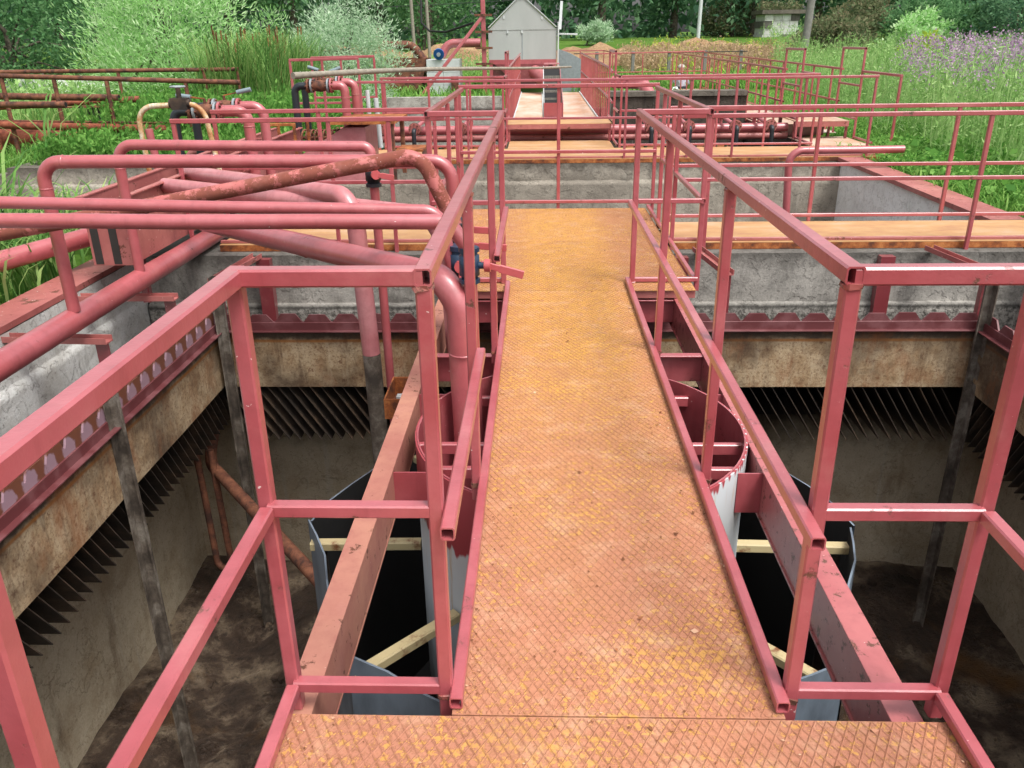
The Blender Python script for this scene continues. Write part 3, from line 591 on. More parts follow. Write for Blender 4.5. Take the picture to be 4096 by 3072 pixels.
# bridge rails
railing('red railing along the left of the bridge with an interrupted middle rail',
        [('top_rail', (-.235, YN - .02, ZT), (-.235, YF, ZT), True, False), ('mid_rail', (-.20, 1.53, ZM), (-.20, 2.66, ZM), True, False), ('mid_rail', (-.205, 3.95, ZM), (-.205, 5.2, ZM), True, False),
         ('toe_rail', (-.205, 1.57, ZB), (-.205, 5.35, ZB), True, False)],
        [(-.237, YN, -.06, ZT - .02), (-.232, 2.70, -.06, ZT - .02), (-.232, 4.10, -.06, ZT - .02), (-.236, YF - .01, -.06, ZT - .02)], 'bridge railings', .038)
railing('red railing along the right of the bridge, paint chipped on top',
        [('top_rail', (.63, YN - .02, ZT), (.63, YF, ZT), True, False), ('mid_rail', (.595, 1.5, ZM), (.595, 5.38, ZM), True, False), ('toe_rail', (.60, 1.57, ZB), (.60, 5.43, ZB), True, False)],
        [(.632, YN, -.06, ZT - .02), (.628, 2.74, -.06, ZT - .02), (.628, 4.10, -.06, ZT - .02), (.632, YF - .01, -.06, ZT - .02)], 'bridge railings', .038)
# crossing platform rails
railing('short red railing on the left of the crossing platform',
        seg3((-.70, YF), (-.25, YF), ZT, ZM, ZB) + [('top_rail', (-.705, YF - .018, ZT), (-.705, 8.0, ZT), True, False), ('mid_rail', (-.70, YF + .02, ZM), (-.70, 6.5, ZM), False, True), ('toe_rail', (-.69, YF + .02, ZB), (-.69, 6.6, ZB), False, False)],
        [(-.70, YF + .012, -.06, ZT - .02), (-.70, 6.6, -.06, ZT - .02), (-.70, 7.35, -.06, ZT - .02)], 'crossing platform railings')
railing('short red railing on the right of the crossing platform with an open tube end',
        seg3((.65, YF), (1.07, YF), ZT, ZM, ZB) + [('top_rail', (1.075, YF - .018, ZT), (1.075, 8.0, ZT), True, False), ('mid_rail', (1.07, YF - .018, ZM), (1.07, 7.35, ZM), True, False), ('toe_rail', (1.05, YF - .01, ZB), (1.05, 8.0, ZB), False, False)],
        [(1.07, YF + .012, -.06, ZT - .02), (1.07, 6.6, -.16, ZT - .02), (1.07, 7.38, -.06, ZT - .02)], 'crossing platform railings')
railing('red railing closing the far end of the crossing platform above the second tank',
        seg3((-.74, 8.06), (1.11, 8.06), 1.12, .53, .06), [(-.735, 8.075, -.1, 1.1), (.19, 8.075, -.06, 1.1), (1.10, 8.075, -.1, 1.1)], 'crossing platform railings')
# first cross gangway (on the wall between the tanks)
def gangway(label, x0, x1, y0, y1, mat='deck_far'): 
    t_ = deck('gangway', label, x0, x1, y0, y1, -.002, mat, False, group='cross gangways', lip=False)
    m = MB(); m.bar((x0, y0 + .003, -.034), (x1, y0 + .003, -.034), .006, .05); part('edge_angle', m, 'rust_orange', t_); part('edge_angle', MB().bar((x0, y1 - .003, -.034), (x1, y1 - .003, -.034), .006, .05), 'rust_orange', t_)
    m = MB().bar((x0, y0 + .05, .012), (x1, y0 + .05, .012), .03, .024); part('toe_strip', m, 'red_old', t_)
    return t_
gangway('ochre gangway on the tank wall at the right, running out of the frame', 1.06, 6.2, 6.60, 7.38)
gangway('dusty ochre gangway on the tank wall at the left behind the pipes', -2.62, -.69, 6.60, 7.34)
def runx(label, x0, x1, y, zt, zm, zb, posts, group, ph=-.06, h=(False, False), size=.034, mat='red', name='guard_rail'):
    return railing(label, seg3((x0, y), (x1, y), zt, zm, zb, h), [(x, y + .004, ph, zt - .016) for x in posts], group, size, mat, name)
runx('red railing on the near edge of the right-hand gangway', 1.10, 6.3, 6.56, .975, .50, None, (1.32, 3.40, 5.4), 'gangway railings', -.10)
runx('red railing on the far edge of the right-hand gangway with a bare white patch', 1.12, 6.3, 7.40, .965, .485, .05, (1.16, 2.4, 3.55, 5.0), 'gangway railings')
runx('red railing on the near edge of the left-hand gangway', -2.84, -.72, 6.56, .975, .50, None, (-2.82, -1.62, -1.15), 'gangway railings', -.10)
runx('red railing on the far edge of the left-hand gangway', -2.83, -.76, 7.38, .978, .50, .05, (-2.81, -1.9, -.9), 'gangway railings')

# ================================================================== centre well of the near tank
CW = (.18, 3.31)
wl = thing('centre_well', 'round red and white inlet well hanging under the bridge', 'inlet well', (CW[0], CW[1], -1.9))
m = MB().ring(CW, .712, .719, -1.0, -.052, 72); m.sm = [False] * len(m.f); part('inner_shell', m, 'red', wl)
m = MB().ring(CW, .720, .727, -1.9, -.056, 72); m.sm = [False] * len(m.f); part('outer_shell', m, 'well_white', wl)
for y in (3.02, 3.24, 3.75): 
    hw = math.sqrt(.71 ** 2 - (y - CW[1]) ** 2); part('brace', MB().bar((CW[0] - hw, y, -.13), (CW[0] + hw, y, -.13), .03, .05), 'red', wl)
for sx in (-1, 1):
    for y in (2.93, 3.72):
        x0 = CW[0] + sx * math.sqrt(.728 ** 2 - (y - CW[1]) ** 2); x1 = -.598 if sx < 0 else .90
        part('bracket_plate', MB().box((min(x0, x1), y - .004, -.26), (max(x0, x1), y + .004, -.08)), 'red', wl)
def hole(th, zc, r, mat, lift):
    c = Vector((CW[0] + (.711 - lift) * math.cos(th), CW[1] + (.711 - lift) * math.sin(th), zc)); s = Vector((-math.sin(th), math.cos(th), 0)); k = 11
    return MB().add([c + s * r * random.uniform(.6, 1.1) * .8 * math.cos(2 * PI * i / k) + Vector((0, 0, r * random.uniform(.7, 1.2) * math.sin(2 * PI * i / k))) for i in range(k)], [tuple(range(k))])
part('rust_patch', hole(.78, -.24, .075, 'rust', .002), 'rust_orange', wl); part('rust_hole', hole(.78, -.24, .035, 'flat_black', .004), 'flat_black', wl)
# octagonal skirt with dark inside
sk = thing('deflector_skirt', 'blue-grey octagonal steel skirt around the centre well, black inside', 'skirt', (CW[0], CW[1], -2.3))
oc = [(CW[0] + .02 + 1.30 * math.cos(a), 3.38 + 1.36 * math.sin(a)) for a in [k * PI / 4 for k in range(8)]]
for k in range(8):
    (xa, ya), (xb, yb) = oc[k], oc[(k + 1) % 8]; cx, cy = CW[0] + .02, 3.38
    def inw(x, y, f): return (cx + (x - cx) * f, cy + (y - cy) * f)
    N = 7; vo = []; vi = []
    for i in range(N):
        f = i / (N - 1); x, y = xa + (xb - xa) * f, ya + (yb - ya) * f; w = 1 + .012 * math.sin(3 * f * PI + k * 2); dz = .035 * math.sin(f * PI * 1.3 + k * 1.7)
        for zz, g in ((-.61 + dz, w), (-2.3, w * 1.02)):
            vo.append((*inw(x, y, g), zz)); vi.append((*inw(x, y, g - .007), zz))
    fo = [(2 * i, 2 * i + 2, 2 * i + 3, 2 * i + 1) for i in range(N - 1)]
    m = MB().add(vo, fo, True); m.add([v for i in range(N) for v in (vo[2 * i], vi[2 * i])], [(2 * i, 2 * i + 1, 2 * i + 3, 2 * i + 2) for i in range(N - 1)])
    o = part('panel', m, 'skirt', sk)
    part('inner_face', MB().add(vi, [tuple(reversed(f)) for f in fo], True), 'flat_black', sk)  # inner faces near black, outer ones blue-grey
for k, a in enumerate([0, PI, PI * 1.25, -PI * .25, PI * .25, PI * .75]):
    ca, sa = math.cos(a), math.sin(a); r1 = 1.27 if abs(sa) < .1 else 1.25
    p = (CW[0] + .74 * ca, CW[1] + .74 * sa, -.68); q = (CW[0] + r1 * ca, CW[1] + (r1 * sa) , -.69)
    part('arm', MB().bar(p, q, .05, .045), 'cream', sk)
    part('strut', MB().bar((q[0] - ca * .05, q[1] - sa * .05, -.73), (q[0] - ca * .05, q[1] - sa * .05, -2.2), .045, .012), 'rust_dark', sk)
m = MB()                                   # dark cone floor below the skirt
n = 24; vs = [(CW[0] + 1.55 * math.cos(2 * PI * k / n), 3.6 + 1.45 * math.sin(2 * PI * k / n), -2.55) for k in range(n)] + [(CW[0], 3.6, -2.9)]
m.add(vs, [(k, (k + 1) % n, n) for k in range(n)], True); part('cone', m, 'flat_black', sk)
# small ochre sampling tray hung beside the left beam
ty = thing('sampling_tray', 'small rusty ochre tray hanging beside the left beam', 'tray', (-.78, 4.4, -.5))
m = MB()
for a, b in (((-.86, 4.15, -.42), (-.64, 4.16, -.30)), ((-.86, 4.47, -.42), (-.64, 4.48, -.30)), ((-.86, 4.161, -.42), (-.852, 4.469, -.30)), ((-.648, 4.161, -.42), (-.64, 4.469, -.30))): m.box(a, b)
part('side', m, 'rust_orange', ty); part('bottom', MB().box((-.851, 4.161, -.42), (-.649, 4.469, -.41)), 'rust', ty)
for y in (4.2, 4.32): part('white_block', MB().box((-.82, y, -.408), (-.74, y + .05, -.36)), 'white_paint', ty)

# ================================================================== pipes
def seam(p, d, r):
    d = Vector(d).normalized(); p = Vector(p); return MB().tube([p - d * .006, p - d * .003, p + d * .003, p + d * .006], [r * 1.0, r * 1.05, r * 1.05, r * 1.0], 16, False)
def pipe(label, pts, r, mat, rad=None, welds=(), group=None, name='pipe', cat='pipe', weld_mat=None, open_end=False):
    t_ = thing(name, label, cat, tuple(min(p[i] for p in pts) if i == 2 else pts[0][i] for i in range(3)), group)
    path = bend(pts, rad or r * 2.6) if len(pts) > 2 else [Vector(p) for p in pts]
    # small unevenness along long straights
    out = [path[0]]
    for a, b in zip(path[:-1], path[1:]):
        L = (b - a).length; k = int(L / .5)
        for i in range(1, k): out.append(a + (b - a) * (i / k) + Vector((random.uniform(-1, 1), random.uniform(-1, 1), random.uniform(-1, 1))) * .0025)
        out.append(b)
    part('tube', MB().tube(out, r, 18), mat, t_)
    if open_end:
        a, b = out[-1], out[-2]; d = (a - b).normalized(); part('bore', MB().tube([a + d * .001, a + d * .0015], r * .8, 16), 'flat_black', t_)
    for p, d in welds: part('weld_seam', seam(p, d, r), weld_mat or mat, t_)
    return t_
def ball_valve(parent, p, axis=(0, 0, 1), r=.05, body='blue', hdir=(1, -.3, 0), hlen=.22, side=(1, 0, 0)):
    p = Vector(p); a = Vector(axis).normalized(); m = MB()
    m.tube([p - a * 1.9 * r, p - a * 1.15 * r, p - a * 1.1 * r, p + a * 1.1 * r, p + a * 1.15 * r, p + a * 1.9 * r], [r * .92, r * .92, r * 1.12, r * 1.12, r * .92, r * .92], 16)
    for s in (-1, 1): m.tube([p + a * s * 1.5 * r, p + a * s * 1.98 * r], r * 1.16, 8)
    v = part('valve', m, body, parent)
    s = Vector(side).normalized(); part('stem', MB().cyl(p + s * r * .9, p + s * r * 2.0, r * .4, 12), body, v)
    h = Vector(hdir).normalized(); q = p + s * r * 2.0; m = MB().bar(q - h * .03, q + h * hlen, .028, .012, up=s); m.bar(q + h * hlen * .35, q + h * hlen * 1.02, .036, .016, up=s); m.cyl(q - s * .012, q + s * .015, .03, 12)
    part('handle', m, 'handle_red', v); return v
pipe('thick red pipe lying along the left wall of the near tank', [(-2.75, -1.2, .03), (-2.75, 7.1, .03)], .072, 'red_pipe', welds=[((-2.75, 3.2, .03), (0, 1, 0))], name='header_pipe')
g = 'pipes crossing the left side of the near tank'
p1 = pipe('red arched pipe, the nearer of two standing on the thick left pipe', [(-2.73, 4.55, .09), (-2.73, 4.55, .945), (-.47, 4.55, .932), (-.47, 4.55, .62)], .036, 'red_pipe', .11, [((-2.73, 4.55, .80), (0, 0, 1)), ((-2.6, 4.55, .945), (1, 0, 0))], g)
ball_valve(p1, (-.47, 4.55, .58), r=.042, hdir=(1, -.12, -.03), side=(.2, -1, 0))
part('drop_tube', MB().cyl((-.47, 4.55, .5), (-.47, 4.55, -.3), .03), 'red_pipe', p1)
p2 = pipe('red arched pipe, the farther of two standing on the thick left pipe', [(-2.74, 5.44, .09), (-2.74, 5.44, .932), (-1.08, 5.44, .905), (-1.08, 5.44, .80)], .034, 'red_pipe', .11, [((-2.74, 5.44, .78), (0, 0, 1))], g)
ball_valve(p2, (-1.078, 5.44, .74), r=.045, body='black_pe', hdir=(1, -.2, -.15), hlen=.12, side=(.4, -1, 0))
part('drop_tube', MB().cyl((-1.075, 5.44, .66), (-1.06, 5.44, -1.5), .030), 'red_pipe', p2)
p3 = pipe('thin straight red pipe, upper one of the close pair from the left edge', [(-4.6, 3.95, .885), (-.47, 3.95, .78), (-.40, 3.95, .3)], .030, 'red_pipe', .1, group=g)
part('drop_tube', MB().cyl((-.402, 3.95, .31), (-.40, 3.95, -.3), .031), 'red_pipe', p3)
p4 = pipe('straight red pipe, lower one of the close pair, ending in the blue valve', [(-4.4, 3.62, .83), (-.40, 3.62, .795), (-.315, 3.62, .68)], .034, 'red_pipe', .1, group=g)
ball_valve(p4, (-.312, 3.62, .60), r=.041, hdir=(1, -.10, -.25), hlen=.165, side=(1, -.1, 0)); part('tail_tube', MB().cyl((-.31, 3.62, .52), (-.29, 3.62, -1.2), .031), 'red_pipe', p4)
ball_valve(p3, (-.385, 3.95, .52), r=.047, hdir=(.12, -.2, -1), hlen=.2, side=(.1, -1, .1))
pr = pipe('long rusting pipe with flaking pink paint sloping up over the other pipes', [(-3.6, 4.42, .47), (-.62, 4.42, .985), (-.44, 4.40, .60)], .040, 'rustpipe', .13, [((-.455, 4.40, .72), (-.1, 0, 1))], g)
ball_valve(pr, (-.43, 4.40, .53), r=.05, body='black_pe', hdir=(1, -.1, -.06), side=(.4, -1, 0)); part('drop_tube', MB().cyl((-.43, 4.4, .45), (-.42, 4.4, -.3), .036), 'red_pipe', pr)
pipe('fat pink pipe bending down into the round well left of the bridge', [(-2.5, 6.05, .30), (-.44, 3.66, .53), (-.36, 3.62, .40), (-.33, 3.60, -1.3)], .066, 'red_pipe', .16, [((-.352, 3.61, .18), (0, 0, 1)), ((-1.35, 4.72, .428), (2.06, -2.39, .23))], g)
pipe('fat faded pink pipe leaving the steel flume and dropping into the tank', [(-2.85, 6.75, .56), (-1.19, 5.05, .665), (-1.12, 5.0, .55), (-1.09, 5.0, -.35)], .058, 'red_pale', .14, [((-1.105, 5.0, .3), (0, 0, 1))], g)
pipe('dull grey-brown lower length of the fat faded pipe in the tank', [(-1.09, 5.0, -.352), (-1.07, 5.0, -1.9)], .058, 'rust_grey', group=g)
pipe('pale dusty pipe from the flume lying just below the rusting pipe', [(-2.85, 6.3, .53), (-.62, 4.72, .60), (-.52, 4.65, .45), (-.50, 4.65, -.2)], .056, 'red_pale', .14, [], g)
pipe('red pipe slanting away over the reeds on the far left', [(-4.1, 4.6, .12), (-3.05, 6.9, .22)], .07, 'red_pipe', group=g)
# rusty pipes inside the tank
pipe('bent rusty pipe running down the tank corner to the skirt', [(-2.50, 5.78, -1.05), (-2.62, 5.72, -1.55), (-1.35, 4.2, -1.58)], .045, 'rust', .1, name='pipe', group='rusty pipes inside the tank')
pipe('narrow U-shaped rusty pipe loop hanging in the left far corner', [(-2.66, 5.6, -1.3), (-2.62, 5.55, -2.42), (-2.48, 5.5, -2.42), (-2.52, 5.55, -1.35)], .026, 'rust', .07, name='pipe_loop', group='rusty pipes inside the tank')

# ------------------------------------------------------------------ steel flume on the left
fl = thing('steel_flume', 'open red steel flume box with a scuffed end plate on the left', 'flume', (-2.98, 7.8, .08))
x0, x1, y0, y1, z0, z1 = -3.14, -2.86, 5.6, 10.2, .09, .56
part('end_plate', MB().box((x0, y0, z0), (x1, y0 + .008, z1)), 'red_old', fl)
part('side_plate', MB().box((x0, y0 + .009, z0), (x0 + .007, y1, z1)), 'red_old', fl); part('side_plate', MB().box((x1 - .007, y0 + .009, z0), (x1, y1, z1)), 'red_old', fl)
part('bottom_plate', MB().box((x0 + .008, y0 + .009, z0), (x1 - .008, y1, z0 + .008)), 'rust_dark', fl)
for x in (x0 - .012, x1 + .012): part('top_flange', MB().bar((x, y0, z1 + .004), (x, y1, z1 + .004), .05, .012), 'red_old', fl)
for a in (.02, .15): part('scuff_strip', MB().box((x0 + a, y0 - .004, z0 + .01), (x0 + a + .055, y0 - .001, z1 - .02)), 'dark_metal', fl)
for y in (7.2, 8.4, 9.4): part('tie_bar', MB().bar((x0, y, z1 - .03), (x1, y, z1 - .03), .03, .012), 'red_old', fl)
for y in (6.0, 8.0, 9.8): part('leg', MB().bar((-3.0, y, -.3), (-3.0, y, z0 - .002), .06, .06), 'red_dark', fl)
# flanged valve sets
def flange(c, axis, r, mat, parent, th=.02, bolts=8):
    c = Vector(c); a = Vector(axis).normalized(); f = part('flange', MB().cyl(c - a * th / 2, c + a * th / 2, r, 20), mat, parent)
    m = MB(); u = a.orthogonal().normalized(); w = a.cross(u)
    for k in range(bolts):
        q = c + (u * math.cos(2 * PI * k / bolts) + w * math.sin(2 * PI * k / bolts)) * r * .78; m.cyl(q - a * (th * .5 + .018), q + a * (th * .5 + .018), r * .11, 6)
    part('bolts', m, 'rust', f); return f
def valve_set(label, xb, xr, y, zc, zb, zr, r=.055, lever=(1, .25, .18), group=None):
    t_ = thing('valve_assembly', label, 'valve', (xr, y, zr), group)
    part('black_tube', MB().tube(bend([(xb, y, zb), (xb, y, zc), (xb + .16, y, zc)], .08), r * .82, 14), 'black_pe', t_)
    for dx, mt in ((.17, 'rust'), (.21, 'galv')): flange((xb + dx, y, zc), (1, 0, 0), r * 1.55, mt, t_)
    body = part('valve_body', MB().tube([(xb + .22, y, zc), (xb + .27, y, zc), (xb + .31, y, zc), (xb + .35, y, zc), (xb + .40, y, zc)], [r, r * 1.2, r * 1.35, r * 1.2, r], 16), 'rust', t_)
    part('stem', MB().cyl((xb + .31, y, zc + r), (xb + .31, y, zc + r * 2.1), r * .28, 10), 'rust', body)
    l = Vector(lever).normalized(); q = Vector((xb + .31, y, zc + r * 2.1)); h = part('lever', MB().bar(q, q + l * .14, .02, .012), 'rust_orange', body)
    part('grip', MB().cyl(q + l * .13, q + l * .27, .021, 12), 'grey_handle', body)
    for dx, mt in ((.41, 'galv'), (.445, 'red_pipe')): flange((xb + dx, y, zc), (1, 0, 0), r * 1.6, mt, t_)
    part('red_tube', MB().tube(bend([(xb + .45, y, zc), (xr, y, zc), (xr, y, zr)], .11), r, 16), 'red_pipe', t_)
    part('weld_seam', seam((xr, y, zc - .14), (0, 0, 1), r), 'red_old', t_); return t_
gv = 'pairs of flanged lever valves on the left'
valve_set('flanged valve with grey lever, front one of the near left pair', -3.42, -2.72, 8.0, .935, .2, .0, .052, (-1, .1, .12), gv)
valve_set('flanged valve with grey lever, rear one of the near left pair', -3.36, -2.68, 8.35, .95, .2, .0, .048, (1, .1, .2), gv)
valve_set('flanged valve with grey lever, front one of the far left pair', -2.9, -2.30, 10.3, 1.03, .3, .1, .052, (1, .2, .35), gv)
valve_set('flanged valve with grey lever, rear one of the far left pair', -2.86, -2.24, 10.6, 1.05, .3, .1, .050, (-1, .2, .3), gv)
yp = pipe('thin rust-streaked white arch pipe with a rusty gate valve on top', [(-3.25, 6.95, .25), (-3.27, 6.95, 1.055), (-2.72, 6.95, 1.075), (-2.63, 6.95, .25)], .021, 'yellowpipe', .14, group=g)
m = MB().box((-2.97, 6.91, 1.03), (-2.84, 6.99, 1.12)); m.cyl((-2.99, 6.95, 1.075), (-2.82, 6.95, 1.075), .034, 10); m.cyl((-2.905, 6.95, 1.12), (-2.905, 6.95, 1.2), .02, 10); v = part('gate_valve', m, 'rust_dark', yp)
part('hand_wheel', MB().tube([(-2.905 + .055 * math.cos(a), 6.95 + .055 * math.sin(a), 1.205) for a in np.linspace(0, 2 * PI, 17)], .008, 8).box((-2.955, 6.944, 1.2), (-2.855, 6.956, 1.21)), 'galv', v)
pipe('short red stub pipe standing behind the arch pipe', [(-3.45, 7.6, .1), (-3.50, 7.6, .82)], .035, 'red_pipe', group=g)
pipe('low flaking pink pipe arch behind the arch pipe', [(-3.6, 8.6, .1), (-3.6, 8.6, .50), (-2.95, 8.5, .50), (-2.8, 8.0, .35)], .045, 'red_old', .13, group=g)
# red hopper with rusty lid, ladder steps, auger
hp = thing('steel_hopper', 'slanted red steel hopper with an orange rusty lid behind the left pipes', 'hopper', (-1.95, 9.9, .0))
m = MB().add([(-2.75, 9.6, .0), (-1.95, 9.6, .0), (-1.95, 9.6, .62), (-2.2, 9.6, .62), (-2.75, 9.6, .30), (-2.75, 10.3, .0), (-1.95, 10.3, .0), (-1.95, 10.3, .62), (-2.2, 10.3, .62), (-2.75, 10.3, .30)],
             [(0, 1, 2, 3, 4), (9, 8, 7, 6, 5), (0, 4, 9, 5), (1, 6, 7, 2), (3, 8, 9, 4)]); part('body', m, 'red_pale', hp)
part('lid', MB().box((-2.35, 9.5, .66), (-1.6, 10.5, .69)), 'rust_orange', hp); part('lid_post', MB().bar((-1.64, 9.54, 0), (-1.64, 9.54, .655), .05, .05), 'rust', hp); part('lid_post', MB().bar((-1.66, 10.4, 0), (-1.66, 10.4, .655), .05, .05), 'rust', hp)
part('step', MB().box((-1.6, 9.5, .36), (-1.3, 9.95, .385)), 'rust_orange', hp); part('step_plate', MB().box((-1.31, 9.5, .0), (-1.3, 9.95, .355)), 'rust', hp)
for x, y in ((-2.98, 9.2), (-2.98, 9.75)):
    t_ = thing('pipe_hoop', 'small brown square hoop beside the flume, %s' % ('nearer' if y < 9.5 else 'farther'), 'hoop', (x, y, .1))
    for a in (0, .34): part('leg', MB().bar((x + a, y, .1), (x + a, y, .68), .03), 'rust_orange', t_)
    part('crossbar', MB().bar((x - .015, y, .695), (x + .355, y, .695), .03), 'rust_orange', t_)
m = MB()
for k in range(10): m.tube([(-2.75 + .05 * k + .02 * math.cos(a), 10.0 + .09 * math.cos(a), .47 + .09 * math.sin(a)) for a in np.linspace(0, 2 * PI, 13)], .012, 6, False)
m.cyl((-2.8, 10, .47), (-2.2, 10, .47), .02, 8); single('auger', m, 'rust', 'rusty coil of a screw auger lying by the hopper', 'auger')

pipe('thin white riser pipe behind the far left valve pair', [(-2.12, 10.75, .25), (-2.12, 10.75, .95)], .026, 'white_paint', group='thin white risers')
pipe('short white riser pipe right beside the thin white riser', [(-2.02, 10.85, .25), (-2.04, 10.85, .85)], .03, 'white_paint', group='thin white risers')
# ================================================================== second tank behind the gangway
t2 = thing('second_tank', 'shallow grey concrete tank between the two cross gangways', 'tank', (.3, 9.4, -1.6))
m = rough_wall((-7.4, 11.5), (4.07, 11.5), -1.6, -.06, (0, -1), .02, 120, 22, (-.30, .035)); part('wall', m, 'conc_far', t2)
m = rough_wall((4.07, 11.5), (4.07, 7.4), -1.6, -.06, (-1, 0), .012, 50, 16); part('wall', m, 'conc_white', t2)
part('wall_body', slab(4.09, 4.3, 6.4, 11.6, -1.5, -.06), 'conc_white', t2)
part('wall_body', slab(-7.4, 4.09, 11.53, 12.7, -1.5, -.062), 'conc_far', t2)
m = rough_wall((-3.5, 7.36), (4.07, 7.36), -1.6, -.07, (0, 1), .01, 50, 10); part('wall', m, 'conc_far', t2)
part('floor', slab(-7.4, 4.07, 7.36, 11.5, -1.65, -1.6), 'conc_dark', t2)
part('wall_body', slab(-7.5, -3.3, 8.0, 8.2, -1.6, -.13), 'conc_far', t2); part('wall_body', slab(-7.5, -7.38, 8.0, 11.6, -1.6, -.13), 'conc_far', t2)
part('wall_cap', slab(4.02, 4.34, 6.4, 11.5, -.058, -.01), 'red_old', t2)
part('wall_body', slab(-3.5, -3.2, 7.4, 8.2, -1.6, -.09), 'conc', t2)
rp = pipe('red elbow pipe over the right wall of the second tank', [(3.14, 10.5, -.9), (3.07, 10.5, .21), (4.45, 10.5, .215)], .046, 'red_pipe', .16, [((3.3, 10.5, .21), (1, 0, 0))])
# ------------------------------------------------------------------ second cross gangway
gangway('second ochre gangway behind the grey concrete tank', -3.3, 4.9, 11.52, 12.66)
g2 = 'railings of the second gangway'
runx('red railing along the near edge of the second gangway', -2.45, 4.42, 11.54, 1.003, .525, None, (-2.43, -2.05, -.95, -.6, .265, 1.16, 2.0, 2.6, 3.5, 4.40), g2, -.07)
runx('red railing along the far edge of the second gangway at the right', 1.2, 4.02, 12.66, .99, .52, .04, (1.2, 1.9, 2.6, 3.3, 4.0), g2, h=(True, False))
runx('red railing along the far edge of the second gangway at the left', -2.3, -.50, 12.66, 1.0, .52, .04, (-2.28, -1.6, -1.0, -.52), g2, h=(False, True))
for y, w in ((11.54, 'nearer'), (12.66, 'farther')):
    railing('tall red hoop rail at the left end of the second gangway, %s one' % w, [('top_rail', (-3.28, y, 1.29), (-2.36, y, 1.30), False, False), ('mid_rail', (-3.28, y, .75), (-2.36, y, .75), False, False)],
            [(-3.27, y, 0, 1.28), (-2.85, y, 0, 1.28), (-2.37, y, 0, 1.28)], 'hoop rails', .034, 'red')
# ------------------------------------------------------------------ third basin
t3 = thing('third_basin', 'dark empty concrete basin behind the second gangway', 'basin', (.6, 16, -1.6))
m = rough_wall((-2.8, 20), (4.05, 20), -1.6, -.02, (0, -1), .02, 70, 12, (-.28, -.06)); part('wall', m, 'conc_dark', t3)
part('wall_body', slab(-2.8, 4.05, 20.02, 20.3, -1.5, -.02), 'conc_far', t3)
m = rough_wall((-2.8, 12.7), (-2.8, 20), -1.6, -.02, (1, 0), .02, 50, 10); part('wall', m, 'conc_far', t3); part('wall_body', slab(-3.0, -2.81, 12.7, 20.3, -1.5, -.02), 'conc_far', t3)
m = rough_wall((4.05, 20), (4.05, 12.7), -1.6, -.02, (-1, 0), .02, 50, 10); part('wall', m, 'conc_dark', t3)
part('wall', slab(-2.8, 4.05, 12.69, 12.71, -1.6, -.07), 'conc_dark', t3)
part('floor', slab(-2.8, 4.05, 12.71, 20, -1.65, -1.6), 'conc_dark', t3); part('pillar', slab(2.75, 3.0, 19.5, 19.95, -1.59, -.05), 'conc_far', t3)
m = rough_wall((-2.79, 15.8), (-.66, 15.8), -1.59, .53, (0, -1), .02, 40, 14, (.30, -.03)); m.box((-2.79, 15.83, -1.58), (-.66, 16.05, .53)); part('partition_wall', m, 'conc_lichen', t3)
part('edge_slab', slab(1.32, 4.0, 16.8, 17.25, .44, .53), 'conc_far', t3); part('partition_wall', slab(1.32, 4.0, 16.84, 17.24, -1.59, .439), 'conc_dark', t3); part('pillar', slab(2.3, 2.5, 16.70, 16.83, -1.59, .436), 'conc_far', t3)
# grating strips with green inserts over the basin edge
for xa, xb, lb in ((-2.5, -.6, 'left'), (1.35, 2.9, 'right')):
    t_ = thing('inlet_grating', 'rusty slatted grating with green inserts, %s of the raised crossing' % lb, 'grating', (xa, 13.1, -.1))
    for k in range(5): part('slat', MB().box((xa, 12.78 + .11 * k, -.06), (xb, 12.84 + .11 * k, -.045)), 'rust_orange', t_)
    x = xa + .1
    while x < xb - .05:
        part('insert', MB().tube([(x, 12.86, -.02), (x + .03, 12.92, .0), (x + .05, 13.1, -.02)], .022, 7), 'green', t_); x += .15
# big cross pipes and drop valves
pipe('fat red header pipe lying across behind the second gangway', [(-3.3, 13.95, .135), (4.0, 13.95, .135)], .072, 'red_pipe', welds=[((-1.9, 13.95, .135), (1, 0, 0)), ((1.6, 13.95, .135), (1, 0, 0))], name='header_pipe')
pipe('thinner grime-streaked header pipe lying below the fat one', [(-3.3, 13.93, .01), (4.0, 13.93, .01)], .054, 'red_old', name='header_pipe')
for k, x in enumerate((-2.5, -1.95, -1.22, 1.75, 2.34, 3.06, 3.60)):
    ordn = ('leftmost', 'second from the left', 'third from the left', 'fourth from the left', 'fifth from the left', 'sixth from the left', 'rightmost')[k]
    t_ = thing('drop_valve', 'red flange with black elbow on the header pipe, %s' % ordn, 'valve', (x, 13.4, -.1), 'drop valves on the header pipe')
    sgn = 1 if k < 3 else -1
    part('branch', MB().tube(bend([(x + sgn * .12, 14.02, .14), (x + sgn * .12, 14.02, .32), (x, 13.45, .215)], .05), .032, 12), 'red_pipe', t_)
    flange((x, 13.45, .21), (.1 * sgn, 1, 0), .1, 'rust', t_, .015); flange((x, 13.42, .21), (.1 * sgn, 1, 0), .095, 'red_old', t_, .015)
    part('black_elbow', MB().tube(bend([(x, 13.41, .2), (x, 13.33, .2), (x, 13.33, -.12)], .045), .034, 12), 'black_pe', t_)

